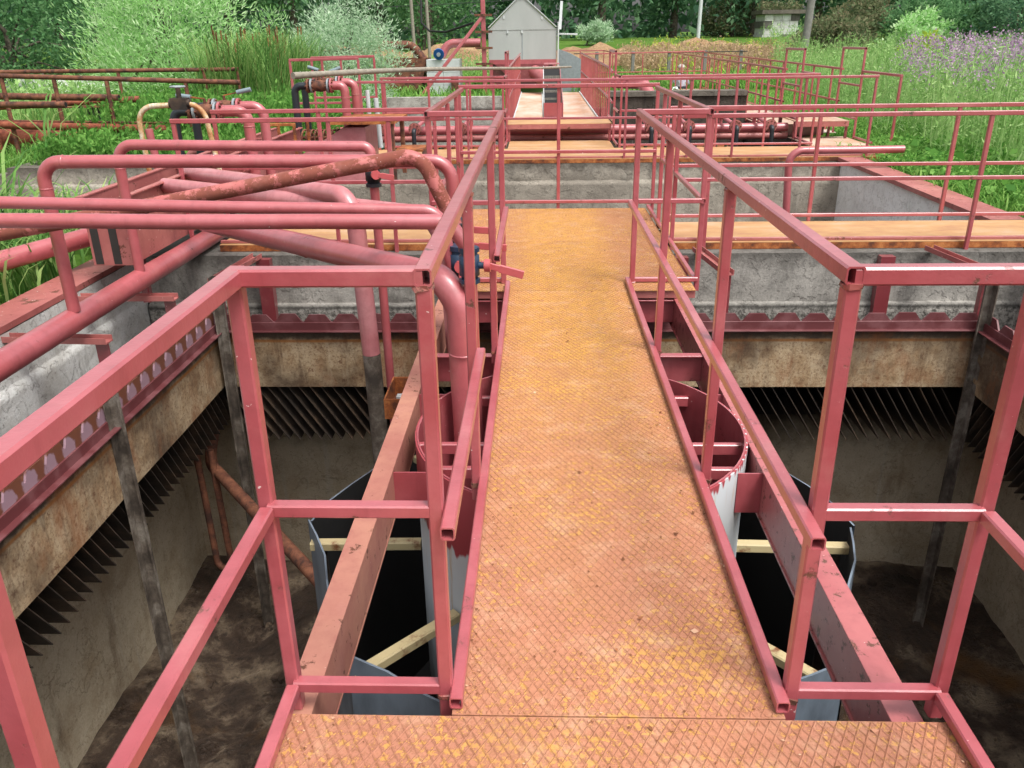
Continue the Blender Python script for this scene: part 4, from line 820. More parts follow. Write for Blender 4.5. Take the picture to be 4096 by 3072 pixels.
# ================================================================== central crossing over the pipes and the screen channel
rc = thing('raised_crossing', 'low ochre step platform bridging the header pipes in the middle', 'platform', (.33, 13.6, 0))
part('lower_plate', MB().box((-.46, 12.67, -.006), (1.12, 13.62, 0)), 'deck_far', rc)
part('upper_plate', MB().box((-.50, 13.5, .262), (1.15, 14.55, .268)), 'deck_far', rc); part('fascia', MB().box((-.49, 13.495, .19), (1.14, 13.502, .2615)), 'red_old', rc)
for x in (-.47, 1.12):
    for y in (13.55, 14.5): part('leg', MB().bar((x, y, 0), (x, y, .26), .04), 'red', rc)
part('rear_plate', MB().box((-.5, 14.56, -.006), (1.15, 15.0, .0)), 'deck_far', rc)
cw = thing('screen_walkway', 'pale dusty twin plates running back to the screening shed', 'walkway', (.35, 20, -.05))
part('plate', MB().box((-.50, 15.0, -.008), (.09, 25.6, .0)), 'deck_pale', cw); part('plate', MB().box((.47, 15.0, -.008), (1.18, 25.6, .0)), 'deck_pale', cw)
for x in (-.5, .10, .46, 1.19): part('edge_strip', MB().box((x - .012, 15.0, -.02), (x + .012, 25.6, .03)), 'white_paint', cw)
for x in (-.45, 1.12): part('beam', MB().bar((x, 15, -.1), (x, 25.6, -.1), .06, .15), 'red_far', cw)
sc = thing('bar_screen', 'red screen housing with black wire tines between the pale plates', 'screen', (.28, 15.6, -.2))
part('front_plate', MB().box((.09, 14.62, .0), (.40, 14.632, .50)), 'red', sc); part('outlet', MB().tube([(.25, 14.55, .06), (.25, 14.66, .06)], .09, 16), 'red_pipe', sc)
for x in (.085, .405): part('side_plate', MB().add([(x, 14.64, .0), (x, 17.2, .0), (x, 17.2, 1.0), (x, 14.64, .5), (x + .012, 14.64, .0), (x + .012, 17.2, .0), (x + .012, 17.2, 1.0), (x + .012, 14.64, .5)], [(0, 1, 2, 3), (7, 6, 5, 4), (0, 3, 7, 4), (1, 5, 6, 2), (3, 2, 6, 7)]), 'white_paint' if x < .2 else 'red', sc)
part('back_sheet', MB().add([(.1, 14.8, .25), (.4, 14.8, .25), (.4, 17.0, .98), (.1, 17.0, .98)], [(0, 1, 2, 3)]), 'flat_black', sc)
m = MB()
for k in range(15):
    for j in range(6):
        x = .115 + .0195 * k; f = j / 6; y = 14.9 + 1.9 * f; z_ = .30 + .66 * f; m.bar((x, y, z_), (x + random.uniform(-.008, .008), y - .05, z_ - .12 + random.uniform(0, .03)), .008, .008)
o = part('tines', m, 'wood_grey', sc); o['kind'] = 'stuff'
for k in range(4): part('rung', MB().bar((.1, 17.1, .86 + .06 * k), (.4, 17.1, .86 + .06 * k), .03), 'red_pale', sc)
def curve_rail(label, x, ysp, lean, grp):
    t_ = thing('guard_rail', label, 'railing', (x, 15, 0), grp)
    for zt, nm in ((1.03, 'top_rail'), (.55, 'mid_rail')):
        pts = [(x + lean * .02, 14.7, zt - .06), (x, 15.3, zt - .01), (x, 16.5, zt), (x, 25.5, zt + .04)]; part(nm, MB().tube(pts, .021, 10), 'red', t_)
    for y in ysp: part('baluster', MB().bar((x, y, -.02), (x, y, 1.02), .028), 'red_far', t_)
    return t_
curve_rail('long red baluster railing on the left of the pale plates', -.53, np.arange(15.2, 25.5, .62), -1, 'railings of the screen walkway')
curve_rail('long red baluster railing on the right of the pale plates', 1.22, np.arange(15.2, 25.5, .5), 1, 'railings of the screen walkway')
for x, lb in ((-.50, 'left'), (1.17, 'right')):
    railing('tall red step hoop at the raised crossing, %s side' % lb, [('top_rail', (x, 13.45, 1.31), (x, 14.55, 1.31), True, False), ('mid_rail', (x, 12.7, .50), (x, 13.45, .50), True, False), ('top_rail', (x, 12.66, .985), (x, 13.45, .985), True, False), ('mid_rail', (x, 13.5, .80), (x, 14.5, .80), True, False), ('toe_rail', (x, 12.7, .03), (x, 13.5, .03), True, False), ('toe_rail', (x, 13.52, .30), (x, 14.5, .30), True, False)],
            [(x, 13.46, 0, 1.30), (x, 14.52, 0, 1.30)], 'step hoops')
# ------------------------------------------------------------------ right-hand crossing and walkway
rr = thing('raised_crossing', 'low dusty step platform at the right end of the second gangway', 'platform', (4.4, 13.6, 0))
part('lower_plate', MB().box((3.98, 12.67, -.004), (4.88, 13.8, .002)), 'deck_pale', rr); part('upper_plate', MB().box((3.98, 13.5, .262), (4.82, 14.4, .268)), 'deck_pale', rr)
part('fascia', MB().box((3.985, 13.494, .185), (4.815, 13.501, .2615)), 'red_old', rr)
for x in (4.0, 4.8):
    for y in (13.55, 14.36): part('leg', MB().bar((x, y, -.1), (x, y, .26), .04), 'red_dark', rr)
part('back_plate', MB().box((4.02, 13.98, .0), (4.6, 13.99, .18)), 'red_dark', rr)
rw = thing('side_walkway', 'pinkish dusty walkway along the right edge of the dark basin', 'walkway', (4.5, 20, -.1))
part('plate', MB().box((4.05, 14.4, -.008), (4.95, 26.5, .0)), 'deck_pale', rw); part('edge_beam', MB().bar((4.06, 14.4, -.06), (4.06, 26.5, -.06), .03, .1), 'red_old', rw)
for x, lb in ((4.02, 'basin side'), (4.92, 'grass side')):
    t_ = railing('long red railing of the right walkway, %s' % lb, [('top_rail', (x, 14.4, .99), (x, 26.5, 1.02), False, False), ('mid_rail', (x, 14.4, .5), (x, 26.5, .52), True, False), ('toe_rail', (x, 15.0, .04), (x, 26.5, .04), False, False)],
                 [(x, y, -.03, .98) for y in np.arange(14.9, 26.6, 1.0)], 'railings of the side walkway', .034, 'red_far')
    railing('tall red step hoop at the right crossing, %s' % lb, [('top_rail', (x - .02, 13.45, 1.305), (x - .02, 14.45, 1.30), True, False), ('mid_rail', (x - .02, 13.5, .78), (x - .02, 14.42, .78), False, False), ('top_rail', (x - .02, 12.0 if x > 4.5 else 12.66, .985), (x - .02, 13.45, .985), False, False), ('toe_rail', (x - .02, 12.7, .03), (x - .02, 13.45, .03), False, False), ('toe_rail', (x - .02, 13.52, .30), (x - .02, 14.4, .30), False, False)],
            [(x - .02, 13.46, 0, 1.29), (x - .02, 14.43, 0, 1.29)] + ([(x - .02, 12.02, -.1, .97)] if x > 4.5 else []), 'step hoops')
railing('red railing across the far end of the dark basin', [('top_rail', (1.25, 26.3, 1.02), (4.95, 26.6, 1.05), False, False), ('mid_rail', (1.25, 26.3, .5), (4.95, 26.6, .5), False, False)], [(x, 26.3 + (x - 1.25) * .08, -.1, 1.0) for x in (1.3, 2.2, 3.1, 4.0, 4.9)], None, .034, 'red_far')
railing('thin red railing beside the shed at the far end', [('top_rail', (.6, 30, 1.05), (2.2, 30, 1.05), False, False), ('mid_rail', (.6, 30, .6), (2.2, 30, .6), False, False), ('top_rail', (2.2, 30, 1.05), (2.5, 27, .98), False, False)], [(.7, 30, 0, 1.04), (1.4, 30, 0, 1.04), (2.2, 30, 0, 1.04)], None, .034, 'red_far')
lp = pipe('short fat red pipe stub crossing the dark basin wall', [(1.5, 17.7, .66), (2.05, 17.35, .66), (2.2, 17.05, .40)], .12, 'red_pipe', .2)
# ------------------------------------------------------------------ log across the rails
lg = [Vector((-2.62 + (3.15) * f, 9.3 + 5.2 * f, 1.185 - .10 * f + .02 * math.sin(f * 5))) for f in np.linspace(0, 1, 14)]
m = MB().tube(lg, [.034 * (1 - .55 * k / 13) * random.uniform(.93, 1.07) for k in range(14)], 12); single('pole', m, 'wood_grey', 'long grey wooden pole laid across the left hoop rails', 'pole')
# ================================================================== screening shed
sh = thing('screening_shed', 'small gabled shed of milky sheets on a red steel frame', 'shed', (-.45, 27, -.15))
hx0, hx1, hz0, hz1, apx, apz, hy0, hy1 = -1.46, .52, .90, 1.80, -.50, 2.56, 26.0, 28.6
W_ = lambda x, z: (x, hy0, z)
part('front_sheet', MB().add([W_(hx0, hz0), W_(hx1, hz0), W_(hx1, hz1 - .06), W_(hx0, hz1 - .06)] + [(x, hy0 + .01, z) for x, z in ((hx0, hz0), (hx1, hz0), (hx1, hz1 - .06), (hx0, hz1 - .06))], [(0, 1, 2, 3), (7, 6, 5, 4), (0, 4, 5, 1), (3, 2, 6, 7)]), 'poly', sh)
part('gable_sheet', MB().add([(hx0, hy0 - .012, hz1 - .1), (hx1, hy0 - .012, hz1 - .1), (apx + .06, hy0 - .012, apz), (apx - .06, hy0 - .012, apz), (hx0, hy0 - .004, hz1 - .1), (hx1, hy0 - .004, hz1 - .1), (apx + .06, hy0 - .004, apz), (apx - .06, hy0 - .004, apz)], [(0, 1, 2, 3), (7, 6, 5, 4), (0, 4, 5, 1), (1, 5, 6, 2), (3, 2, 6, 7), (0, 3, 7, 4)]), 'poly', sh)
for xa, xb in ((hx0, apx - .06), (hx1, apx + .06)):
    part('roof_sheet', MB().add([(xa * 1 + (-.03 if xa < apx else .03), hy0 - .05, hz1 - .03), (xb, hy0 - .05, apz + .01), (xb, hy1, apz + .01), (xa, hy1, hz1 - .03)], [(0, 1, 2, 3)]), 'poly', sh)
    part('verge_trim', MB().bar((xa, hy0 - .03, hz1 - .03), (xb, hy0 - .03, apz + .015), .03, .03), 'white_paint', sh)
for x in (hx0, hx1): part('side_sheet', MB().box((x - .005, hy0 + .012, hz0), (x + .005, hy1, hz1 - .06)), 'poly', sh)
for x in (-.48,): part('seam_strip', MB().box((x - .012, hy0 - .006, hz0), (x + .012, hy0 - .001, hz1 - .105)), 'galv', sh)
for x, z_ in ((-.9, hz1 - .14), (-.48, hz1 - .14), (-1.0, 2.05), (.1, 2.02)): part('fixing', MB().box((x - .025, hy0 - .03, z_ - .05), (x + .025, hy0 - .013, z_ + .03)), 'white_paint', sh)
part('ridge_cap', MB().bar((apx, hy0 - .06, apz + .02), (apx, hy1, apz + .02), .14, .02), 'galv', sh)
part('frame_beam', MB().box((hx0, hy0 - .02, hz0 - .12), (hx1, hy0 + .06, hz0 - .003)), 'red', sh); part('frame_beam', MB().box((hx0 + .03, hy0 + .1, .2), (hx1 - .02, hy0 + .16, hz0 - .01)), 'red_dark', sh)
for x in (hx0 + .06, hx1 - .06):
    for y in (hy0 + .02, hy1 - .1): part('leg', MB().bar((x, y, -.2), (x, y, hz0 - .122), .1), 'red', sh)
m = MB().add([(-1.3, 25.95, .78), (.35, 25.95, .78), (-.2, 25.95, .35), (-.8, 25.95, .35), (-1.3, 27.2, .78), (.35, 27.2, .78), (-.2, 26.8, .35), (-.8, 26.8, .35)], [(3, 2, 1, 0), (4, 5, 6, 7), (0, 1, 5, 4), (1, 2, 6, 5), (2, 3, 7, 6), (3, 0, 4, 7)]); part('hopper', m, 'red_dark', sh)
part('feed_pipe', MB().tube([(-.1, 25.8, .55), (.3, 24.6, .30)], .2, 18), 'red_pipe', sh)
part('corner_post', MB().bar((hx1 + .05, hy0 - .05, .5), (hx1 + .05, hy0 - .05, hz1 + .1), .04), 'white_paint', sh)
m = MB().add([(hx1 + .06, 26.1, hz1 - .1), (hx1 + .14, 26.1, hz1 - .1), (hx1 + .22, 27.6, 2.5), (hx1 + .14, 27.6, 2.5), (hx1 + .06, 26.12, hz1 - .1), (hx1 + .14, 26.12, hz1 - .1), (hx1 + .22, 27.62, 2.5), (hx1 + .14, 27.62, 2.5)], [(0, 1, 2, 3), (7, 6, 5, 4), (0, 4, 5, 1), (1, 5, 6, 2), (2, 6, 7, 3), (3, 7, 4, 0)]); part('lifted_flap', m, 'poly', sh)
part('gutter_arm', MB().bar((hx1 + .05, 26.3, 1.58), (hx1 + .62, 26.3, 1.56), .05), 'white_paint', sh)
gp = MB().add([(.62, 27, -.15), (1.5, 27.0, -.15), (1.5, 27.0, .75), (1.0, 27.0, 1.02), (.62, 27.0, 1.15), (.62, 27.5, -.15), (1.5, 27.5, -.15), (1.5, 27.5, .75), (1.0, 27.5, 1.02), (.62, 27.5, 1.15)], [(0, 1, 2, 3, 4), (9, 8, 7, 6, 5), (1, 6, 7, 2), (2, 7, 8, 3), (3, 8, 9, 4), (0, 4, 9, 5)])
single('grey_bin', gp, 'galv', 'slanted grey sheet-metal bin beside the shed', 'bin')
# red mast with crossbars
ms = thing('steel_mast', 'red steel mast with four rusty crossbars and a diagonal brace', 'mast', (-1.62, 25.8, -.15))
part('post', MB().bar((-1.58, 25.8, -.15), (-1.60, 25.8, 4.2), .13), 'red', ms)
for z_ in (.80, 1.23, 1.66, 2.1): part('crossbar', MB().box((-1.83, 25.68, z_ - .03), (-1.33, 25.72, z_ + .03)), 'rust', ms)
part('brace', MB().bar((-1.62, 25.75, 2.05), (-3.5, 25.2, -.15), .09), 'red_pipe', ms)
# rusty bin, white block, far pipes
rb = thing('rusty_bin', 'dark rusty steel bin with a fat brown pipe arching into it', 'bin', (-4.2, 27, -.1))
m = MB().add([(-4.9, 26.5, .05), (-3.6, 26.5, .05), (-3.35, 26.5, .95), (-4.6, 26.5, .95), (-4.9, 27.6, .05), (-3.6, 27.6, .05), (-3.35, 27.6, .95), (-4.6, 27.6, .95)], [(0, 1, 2, 3), (7, 6, 5, 4), (0, 3, 7, 4), (1, 5, 6, 2), (0, 4, 5, 1)]); part('box', m, 'rust', rb)
part('pipe', MB().tube(bend([(-5.2, 27, 1.33), (-3.85, 27, 1.33), (-3.5, 27, .9)], .4), .12, 16), 'rust', rb); part('stay', MB().bar((-4.75, 26.4, 1.8), (-4.75, 26.4, -.1), .07), 'rust', rb); part('stay', MB().bar((-4.75, 26.35, 1.75), (-5.2, 26.3, .1), .05), 'rust', rb)
wb = thing('white_block', 'white painted concrete block chamber under the blue wheel', 'chamber', (-2.85, 26.6, -.15))
for i in range(2):
    for j in range(3): part('block', MB().box((-3.35 + .5 * i, 26.3, -.15 + .36 * j), (-2.86 + .5 * i, 27.2, .20 + .36 * j)), 'white_paint', wb)
part('side_column', MB().box((-2.62, 26.2, -.15), (-2.4, 26.29, .45)), 'rust', wb)
bl = thing('blue_flange_pipe', 'red elbow pipe ending in a bright blue flanged wheel', 'pipe', (-2.9, 26.8, 1.0))
part('tube', MB().tube(bend([(-1.75, 26.9, 1.36), (-2.75, 26.9, 1.36), (-2.95, 26.85, 1.0)], .35), .125, 16), 'red_pipe', bl); part('wheel', MB().tube([(-2.96, 26.2, 1.06), (-2.96, 26.26, 1.08)], .16, 18), 'blue_bright', bl); part('hub', MB().tube([(-2.96, 26.15, 1.06), (-2.96, 26.2, 1.06)], .06, 12), 'galv', bl)
# blue spindle valve and rusty trailer between the willows
bs = thing('blue_spindle', 'slim bright blue valve spindle with a grey hand wheel above the reeds', 'valve', (-8.25, 24, 0))
part('spindle', MB().cyl((-8.25, 24, .3), (-8.25, 24, 1.53), .06), 'blue_bright', bs); part('yoke', MB().bar((-8.15, 24, .3), (-8.2, 24, 1.2), .05), 'blue_bright', bs); part('hand_wheel', MB().cyl((-8.25, 24, 1.55), (-8.25, 24, 1.6), .16, 16), 'galv', bs); part('motor', MB().box((-8.1, 23.9, .75), (-7.8, 24.1, 1.0)), 'galv', bs)
rt_ = thing('rusty_skip', 'rusty brown steel skip half hidden behind the cattails', 'skip', (-6.8, 26, .2))
part('tub', MB().add([(-7.9, 25.6, .4), (-6.0, 25.6, .4), (-5.8, 25.6, 1.25), (-8.1, 25.6, 1.1), (-7.9, 27, .4), (-6.0, 27, .4), (-5.8, 27, 1.25), (-8.1, 27, 1.1)], [(0, 1, 2, 3), (7, 6, 5, 4), (0, 3, 7, 4), (1, 5, 6, 2), (0, 4, 5, 1)]), 'rust', rt_); part('rim', MB().bar((-8.1, 25.55, 1.12), (-5.8, 25.55, 1.27), .07), 'rust_orange', rt_)
# ================================================================== brown rails and pipes at the upper left
def brown_rail(label, y, x0, z0, x1, z1, posts, zb):
    t_ = thing('pipe_rail', label, 'railing', (x1, y, zb), 'brown pipe railings on the left')
    part('top_rail', MB().tube([(x0, y, z0), (x1, y, z1)], .036, 10), 'rust', t_); part('mid_rail', MB().tube([(x0, y, (z0 + zb) / 2), (x1 + .0, y, (z1 + zb) / 2 - .02)], .016, 8), 'rust', t_)
    for x in posts: part('post', MB().tube([(x, y, zb), (x, y, z0 + (z1 - z0) * (x - x0) / (x1 - x0) - .03)], .033, 8), 'rust', t_)
brown_rail('brown rusty pipe railing, nearer of the two above the reeds', 13, -9.5, 1.14, -4.47, .955, (-8.1, -7.3, -6.5, -5.3), -.2)
brown_rail('brown rusty pipe railing, farther of the two above the reeds', 16, -11, 1.05, -5.5, 1.045, (-7.75, -6.15, -5.52), -.2)
gb = 'rusty pipes at the upper left'
pipe('long rust-brown pipe lying level at the left behind the valves', [(-9.5, 13.0, .42), (-5.5, 12.9, .30)], .058, 'rust_pipe_b', group=gb, open_end=True)
pipe('very fat rusty red pipe at the left edge below the brown pipe', [(-10, 14, .10), (-7.35, 14, .06)], .165, 'rust_pipe_b', group=gb)
pipe('brown open-ended pipe end above the path at the left', [(-10, 13.6, .80), (-6.55, 13.4, .73)], .052, 'rust', group=gb, open_end=True)
pipe('short brown open pipe end at the left edge, under the longer one', [(-9.5, 12.6, .72), (-6.92, 12.5, .70)], .045, 'rust', group=gb, open_end=True)
pipe('rusty bent pipe dropping at the left edge', [(-6.6, 14.2, .66), (-8.75, 13.6, .60), (-8.75, 13.55, -.1)], .05, 'rust_pipe_b', .16, group=gb)
sp = thing('spindle_stand', 'brown round-topped spindle stand beside the path', 'stand', (-8.35, 16, -.15)); part('disc', MB().cyl((-8.35, 16, .42), (-8.35, 16, .46), .24), 'rust', sp); part('knob', MB().cyl((-8.35, 16, .46), (-8.35, 16, .54), .05), 'rust', sp)
for dx in (-.1, .0, .1): part('leg', MB().bar((-8.35 + dx, 16, -.15), (-8.35 + dx, 16, .42), .04), 'dark_metal', sp)
lf = MB()
fn = thing('slab_fence', 'pale grey slab fence far behind the left railings', 'fence', (-14, 26, -.1), None)
for k in range(5): part('slab', MB().box((-19.5 + 2.3 * k, 26, -.1), (-17.22 + 2.3 * k, 26.1, .55)), 'conc_white', fn)
for k in range(5): part('post', MB().bar((-19.5 + 2.3 * k, 25.95, -.1), (-19.5 + 2.3 * k, 25.95, .7), .08), 'conc_pole', fn)
# poles, wires, ruin, soil heaps
po = single('utility_pole', MB().tube([(9.15, 31, .2), (9.45, 31, 9)], [.135, .11], 12), 'conc_pole', 'tall grey leaning utility pole standing in the weeds', 'pole')
lm = single('lamp_pole', MB().tube([(8.15, 46, .9), (8.3, 46, 10)], [.10, .08], 10), 'white_paint', 'thin white lamp pole in front of the dark trees', 'pole')
for k, (x, y) in enumerate(((-4.6, 33), (-4.1, 33.5))):
    single('timber_post', MB().tube([(x, y, .0), (x - .15, y, 7)], [.065, .05], 10), 'wood_grey', 'slim timber post left of the mast, %s of two' % ('left' if k == 0 else 'right'), 'post', 'timber posts left of the mast')
def wire(label, p, q, sag, r=.012):
    p, q = Vector(p), Vector(q); pts = [p + (q - p) * f - Vector((0, 0, 4 * sag * f * (1 - f))) for f in np.linspace(0, 1, 13)]; single('overhead_wire', MB().tube(pts, r, 5), 'wire', label, 'wire', 'overhead wires')
wire('sagging overhead wire at the upper right corner', (9.4, 31, 4.3), (24, 26, 2.9), .5, .03)
wire('thin overhead wire across the dark trees, upper', (-30, 46, 4.2), (9.3, 31, 3.5), .5)
wire('thin overhead wire across the dark trees, lower', (-30, 45, 3.1), (9.3, 31, 3.2), .5)
wire('thin overhead wire at the upper left in front of the trees', (-40, 40, 4.0), (-2, 37, 3.4), .3)
wire('thin overhead wire right of the pole', (9.3, 31, 3.0), (40, 42, 3.6), .2)
single('hanging_cable', MB().tube([(-4.3, 32, 5), (-4.15, 32, 3.2), (-4.05, 31, 2.0), (-3.6, 29.5, 1.72), (-2.9, 28, 1.68), (-1.9, 26, 1.9)], .035, 8), 'flat_black', 'black cable looping down beside the mast', 'cable')
ru = thing('block_ruin', 'small ruined shed of pale concrete blocks under a mossy slab roof', 'building', (13, 48, 1.2))
for j in range(4):
    for i in range(4):
        o_ = .35 if j % 2 else 0
        part('block', MB().box((11.9 + .46 * i + o_ * .16, 48 + random.uniform(-.04, .04), 1.1 + .33 * j), (12.345 + .46 * i + o_ * .16, 50, 1.42 + .33 * j)), 'conc_left' if random.random() < .7 else 'conc', ru)
part('roof_slab', MB().box((11.75, 47.8, 2.43), (14.0, 50.3, 2.62)), 'conc_far', ru)
def heap(name, label, x, y, rx, ry, h, seed):
    r = np.random.default_rng(seed); N = 26; vs = []; fs = []
    for j in range(N):
        for i in range(N):
            u, v = 2 * i / (N - 1) - 1, 2 * j / (N - 1) - 1; d = max(0, 1 - (u * u + v * v) ** .5); px, py = x + u * rx, y + v * ry
            vs.append((px, py, terr(px, py) - .15 + h * (d * 1.6 if d < .4 else .64 + (d - .4) * .6) * (1 + .35 * math.sin(u * 9 + seed) * math.cos(v * 7)) + r.uniform(-.05, .05)))
    for j in range(N - 1):
        for i in range(N - 1): fs.append((j * N + i, j * N + i + 1, (j + 1) * N + i + 1, (j + 1) * N + i))
    o = struct(name, MB().add(vs, fs, True), 'soil'); return o
heap('soil_heap', '', 2.4, 37, 3.4, 2.4, .62, 1); heap('soil_heap', '', 7.0, 39, 4.0, 2.4, .62, 2); heap('soil_heap', '', -3.6, 37, 3.6, 2.5, .7, 3); heap('soil_heap', '', -8.2, 39, 3.2, 2.4, .6, 4)
# wire fence with concrete posts in front of the dry weeds
fe = thing('field_fence', 'low fence of grey concrete posts with a dark rail beyond the railings', 'fence', (6, 31, .1))
for k in range(5): part('post', MB().bar((2.0 + 1.25 * k, 30.5 + .1 * k, .0), (2.0 + 1.25 * k, 30.5 + .1 * k, 1.0), .11), 'conc_pole', fe)
part('rail', MB().bar((1.2, 30.38, .95), (7.2, 30.85, .95), .03), 'dark_metal', fe)
# person far off

# ------------------------------------------------------------------ small figure sitting at the far end of the side walkway
def skin_body(name, verts, edges, radii, root, mat, parent, levels=2):
    me = bpy.data.meshes.new(name); b = ROOT[parent]; me.from_pydata([(v[0] - b.x, v[1] - b.y, v[2] - b.z) for v in verts], edges, [])
    o = bpy.data.objects.new(name, me); COL.objects.link(o); o.parent = parent; ROOT[o] = b
    md = o.modifiers.new('skin', 'SKIN'); md.use_smooth_shade = True
    if not me.skin_vertices: me.attributes.new('skin', 'FLOAT', 'POINT') if False else None
    return o, md
pe = thing('person', 'person in a pale shirt and dark trousers sitting with back turned at the walkway end', 'person', (4.32, 26.75, -.15))
def lathe_path(pts, r, n=12): return MB().tube(pts, r, n)
px, py = 4.32, 26.75
body = MB(); DZ = -.30
body.tube([(px, py, .16), (px, py - .02, .22), (px, py - .04, .34), (px, py - .03, .46), (px, py + .02, .58), (px, py + .05, .66), (px, py + .07, .72), (px, py + .08, .76), (px, py + .09, .80), (px, py + .10, .88), (px, py + .10, .95), (px, py + .10, .98)],
          [.13, .17, .165, .155, .165, .13, .06, .05, .075, .098, .085, .03], 14)
body.v = [(a, b, c + DZ) for a, b, c in body.v]
o = part('body', body, plain('skin', srgb(196, 150, 128), .6), pe)
sh_ = MB().tube([(px, py - .045, .36), (px, py - .035, .46), (px, py + .015, .58), (px, py + .045, .67), (px, py + .065, .715)], [.178, .168, .178, .145, .07], 14)
for s in (-1, 1): sh_.tube(bend([(px + s * .15, py + .03, .62), (px + s * .23, py + .02, .42), (px + s * .17, py + .22, .36)], .05), [.062] + [.052] * 8 + [.04], 10)
sh_.v = [(a, b, c + DZ) for a, b, c in sh_.v]
part('shirt', sh_, plain('pale_lilac_cloth', srgb(168, 166, 180), .8), pe)
tr = MB().tube([(px, py, .15), (px, py - .03, .24), (px, py - .04, .38)], [.17, .195, .18], 14)
for s in (-1, 1): tr.tube(bend([(px + s * .09, py, .22), (px + s * .14, py + .36, .42), (px + s * .14, py + .34, .06)], .08), [.098] + [.075] * 8 + [.05], 10)
tr.v = [(a, b, c + DZ) for a, b, c in tr.v]
part('trousers', tr, plain('dark_navy_cloth', srgb(44, 50, 66), .85), pe)
part('cap', MB().tube([(px, py + .10, .90 + DZ), (px, py + .10, .95 + DZ), (px, py + .10, 1.0 + DZ)], [.105, .10, .03], 14), plain('white_cap', srgb(196, 190, 180), .8), pe)
py = 26.0
single('paper_bag', MB().add([(px - .42, py - .3, .002), (px - .2, py - .3, .002), (px - .2, py - .05, .002), (px - .42, py - .05, .002), (px - .38, py - .22, .1), (px - .26, py - .22, .12), (px - .24, py - .12, .1), (px - .36, py - .1, .08)], [(4, 5, 6, 7), (0, 1, 5, 4), (1, 2, 6, 5), (2, 3, 7, 6), (3, 0, 4, 7)]), 'white_paint', 'crumpled white bag beside the sitting person', 'bag')

# ================================================================== vegetation
def leaf_quads(c, size, aspect, dirs=None, droop=0):
    """rhombic leaves at centres c; returns verts, quads"""
    n = len(c); d = rng.normal(size=(n, 3)) if dirs is None else dirs + rng.normal(size=(n, 3)) * .35
    d[:, 2] -= droop; d /= np.linalg.norm(d, axis=1)[:, None] + 1e-9
    s = np.cross(d, rng.normal(size=(n, 3))); s /= np.linalg.norm(s, axis=1)[:, None] + 1e-9
    L = (size * rng.uniform(.6, 1.25, n))[:, None]; W = L * aspect
    V = np.stack([c - d * L * .5, c + s * W * .5 - d * L * .06, c + d * L * .5, c - s * W * .5 - d * L * .06], 1).reshape(-1, 3)
    return V, np.arange(n * 4).reshape(n, 4)
def veg_obj(name, V, Q, mat, parent=None, label=None, cat=None, kind=None):
    if parent is not None: V = V - np.array(ROOT[parent])
    me = np_quads(name, V, Q, M[mat]); o = bpy.data.objects.new(name, me); COL.objects.link(o)
    if parent is not None: o.parent = parent
    if kind: o['kind'] = kind
    if label: o['label'] = label
    if cat: o['category'] = cat
    ROOT[o] = Vector((0, 0, 0)) if parent is None else ROOT[parent]; return o
def tree(name, label, x, y, zc, rx, ry, rz, nclump, nleaf, size, aspect, mat, group=None, trunk_r=.16, cat='tree', limbs=7, droop=0, spread=.16, lift=0, stems=1):
    z0 = terr(x, y); t_ = thing(name, label, cat, (x, y, z0), group); c0 = Vector((x, y, z0 + zc))
    u = rng.normal(size=(nclump, 3)); u /= np.linalg.norm(u, axis=1)[:, None]; rad = rng.uniform(.25, 1, nclump) ** .5
    cl = u * rad[:, None] * np.array([rx, ry, rz]) * rng.uniform(.82, 1.12, (nclump, 1)) + np.array(c0)
    cl = cl[cl[:, 2] > z0 + .1]; m = MB()
    for s_ in range(stems):
        bx, by = x + random.uniform(-.15, .15) * stems, y + random.uniform(-.1, .1) * stems
        top = (x + random.uniform(-.3, .3) * rx, y + random.uniform(-.3, .3) * ry, z0 + zc + rz * .5)
        m.tube([(bx, by, z0 - .1), (bx + random.uniform(-.08, .08), by, z0 + zc * .4), (x + random.uniform(-.1, .1) * rx, y, z0 + zc), top], [trunk_r, trunk_r * .8, trunk_r * .5, trunk_r * .15], 8)
    for k in range(limbs):
        q = cl[random.randrange(len(cl))]; p = Vector((x, y, z0 + zc * random.uniform(.35, .8))); mid = (p + Vector(q)) / 2 + Vector((0, 0, .1 * rz)); m.tube([p, mid, Vector(q)], [trunk_r * .4, trunk_r * .25, trunk_r * .08], 6)
    part('trunk', m, 'bark', t_)
    ci = rng.integers(0, len(cl), nleaf); sp = spread * max(rx, rz)
    off = rng.normal(size=(nleaf, 3)) * sp * np.array([1, 1, .75]); pts = cl[ci] + off; pts[:, 2] = np.maximum(pts[:, 2], z0 + .05)
    dirs = off / (np.linalg.norm(off, axis=1)[:, None] + 1e-9) + np.array([0, 0, lift])
    V, Q = leaf_quads(pts, size, aspect, dirs, droop); veg_obj('crown', V, Q, mat, t_); return t_
# far dark wood: individual trees standing in front, mass behind
n = 26000; c = np.stack([rng.uniform(-75, 80, n), rng.uniform(63, 72, n), rng.uniform(.5, 11, n)], 1); V, Q = leaf_quads(c, .9, .6); veg_obj('far_wood', V, Q, 'leaf_dark', kind='stuff')
tl = [(-36, 52, 'leaf_mid'), (-30, 55, 'leaf_dark'), (-25, 50, 'leaf_mid'), (-19, 54, 'leaf_mid'), (-14, 51, 'leaf_mid'), (-9.5, 55, 'leaf_mid'), (-5.5, 49, 'leaf_mid'), (-1, 54, 'leaf_dark'), (3.5, 51, 'leaf_dark'), (8, 54, 'leaf_dark'), (12.5, 52, 'leaf_dark'), (17, 55, 'leaf_dark'), (21.5, 52, 'leaf_dark'), (26, 56, 'leaf_dark'), (31, 52, 'leaf_dark'), (36, 56, 'leaf_dark'), (42, 52, 'leaf_dark'), (48, 56, 'leaf_dark')]
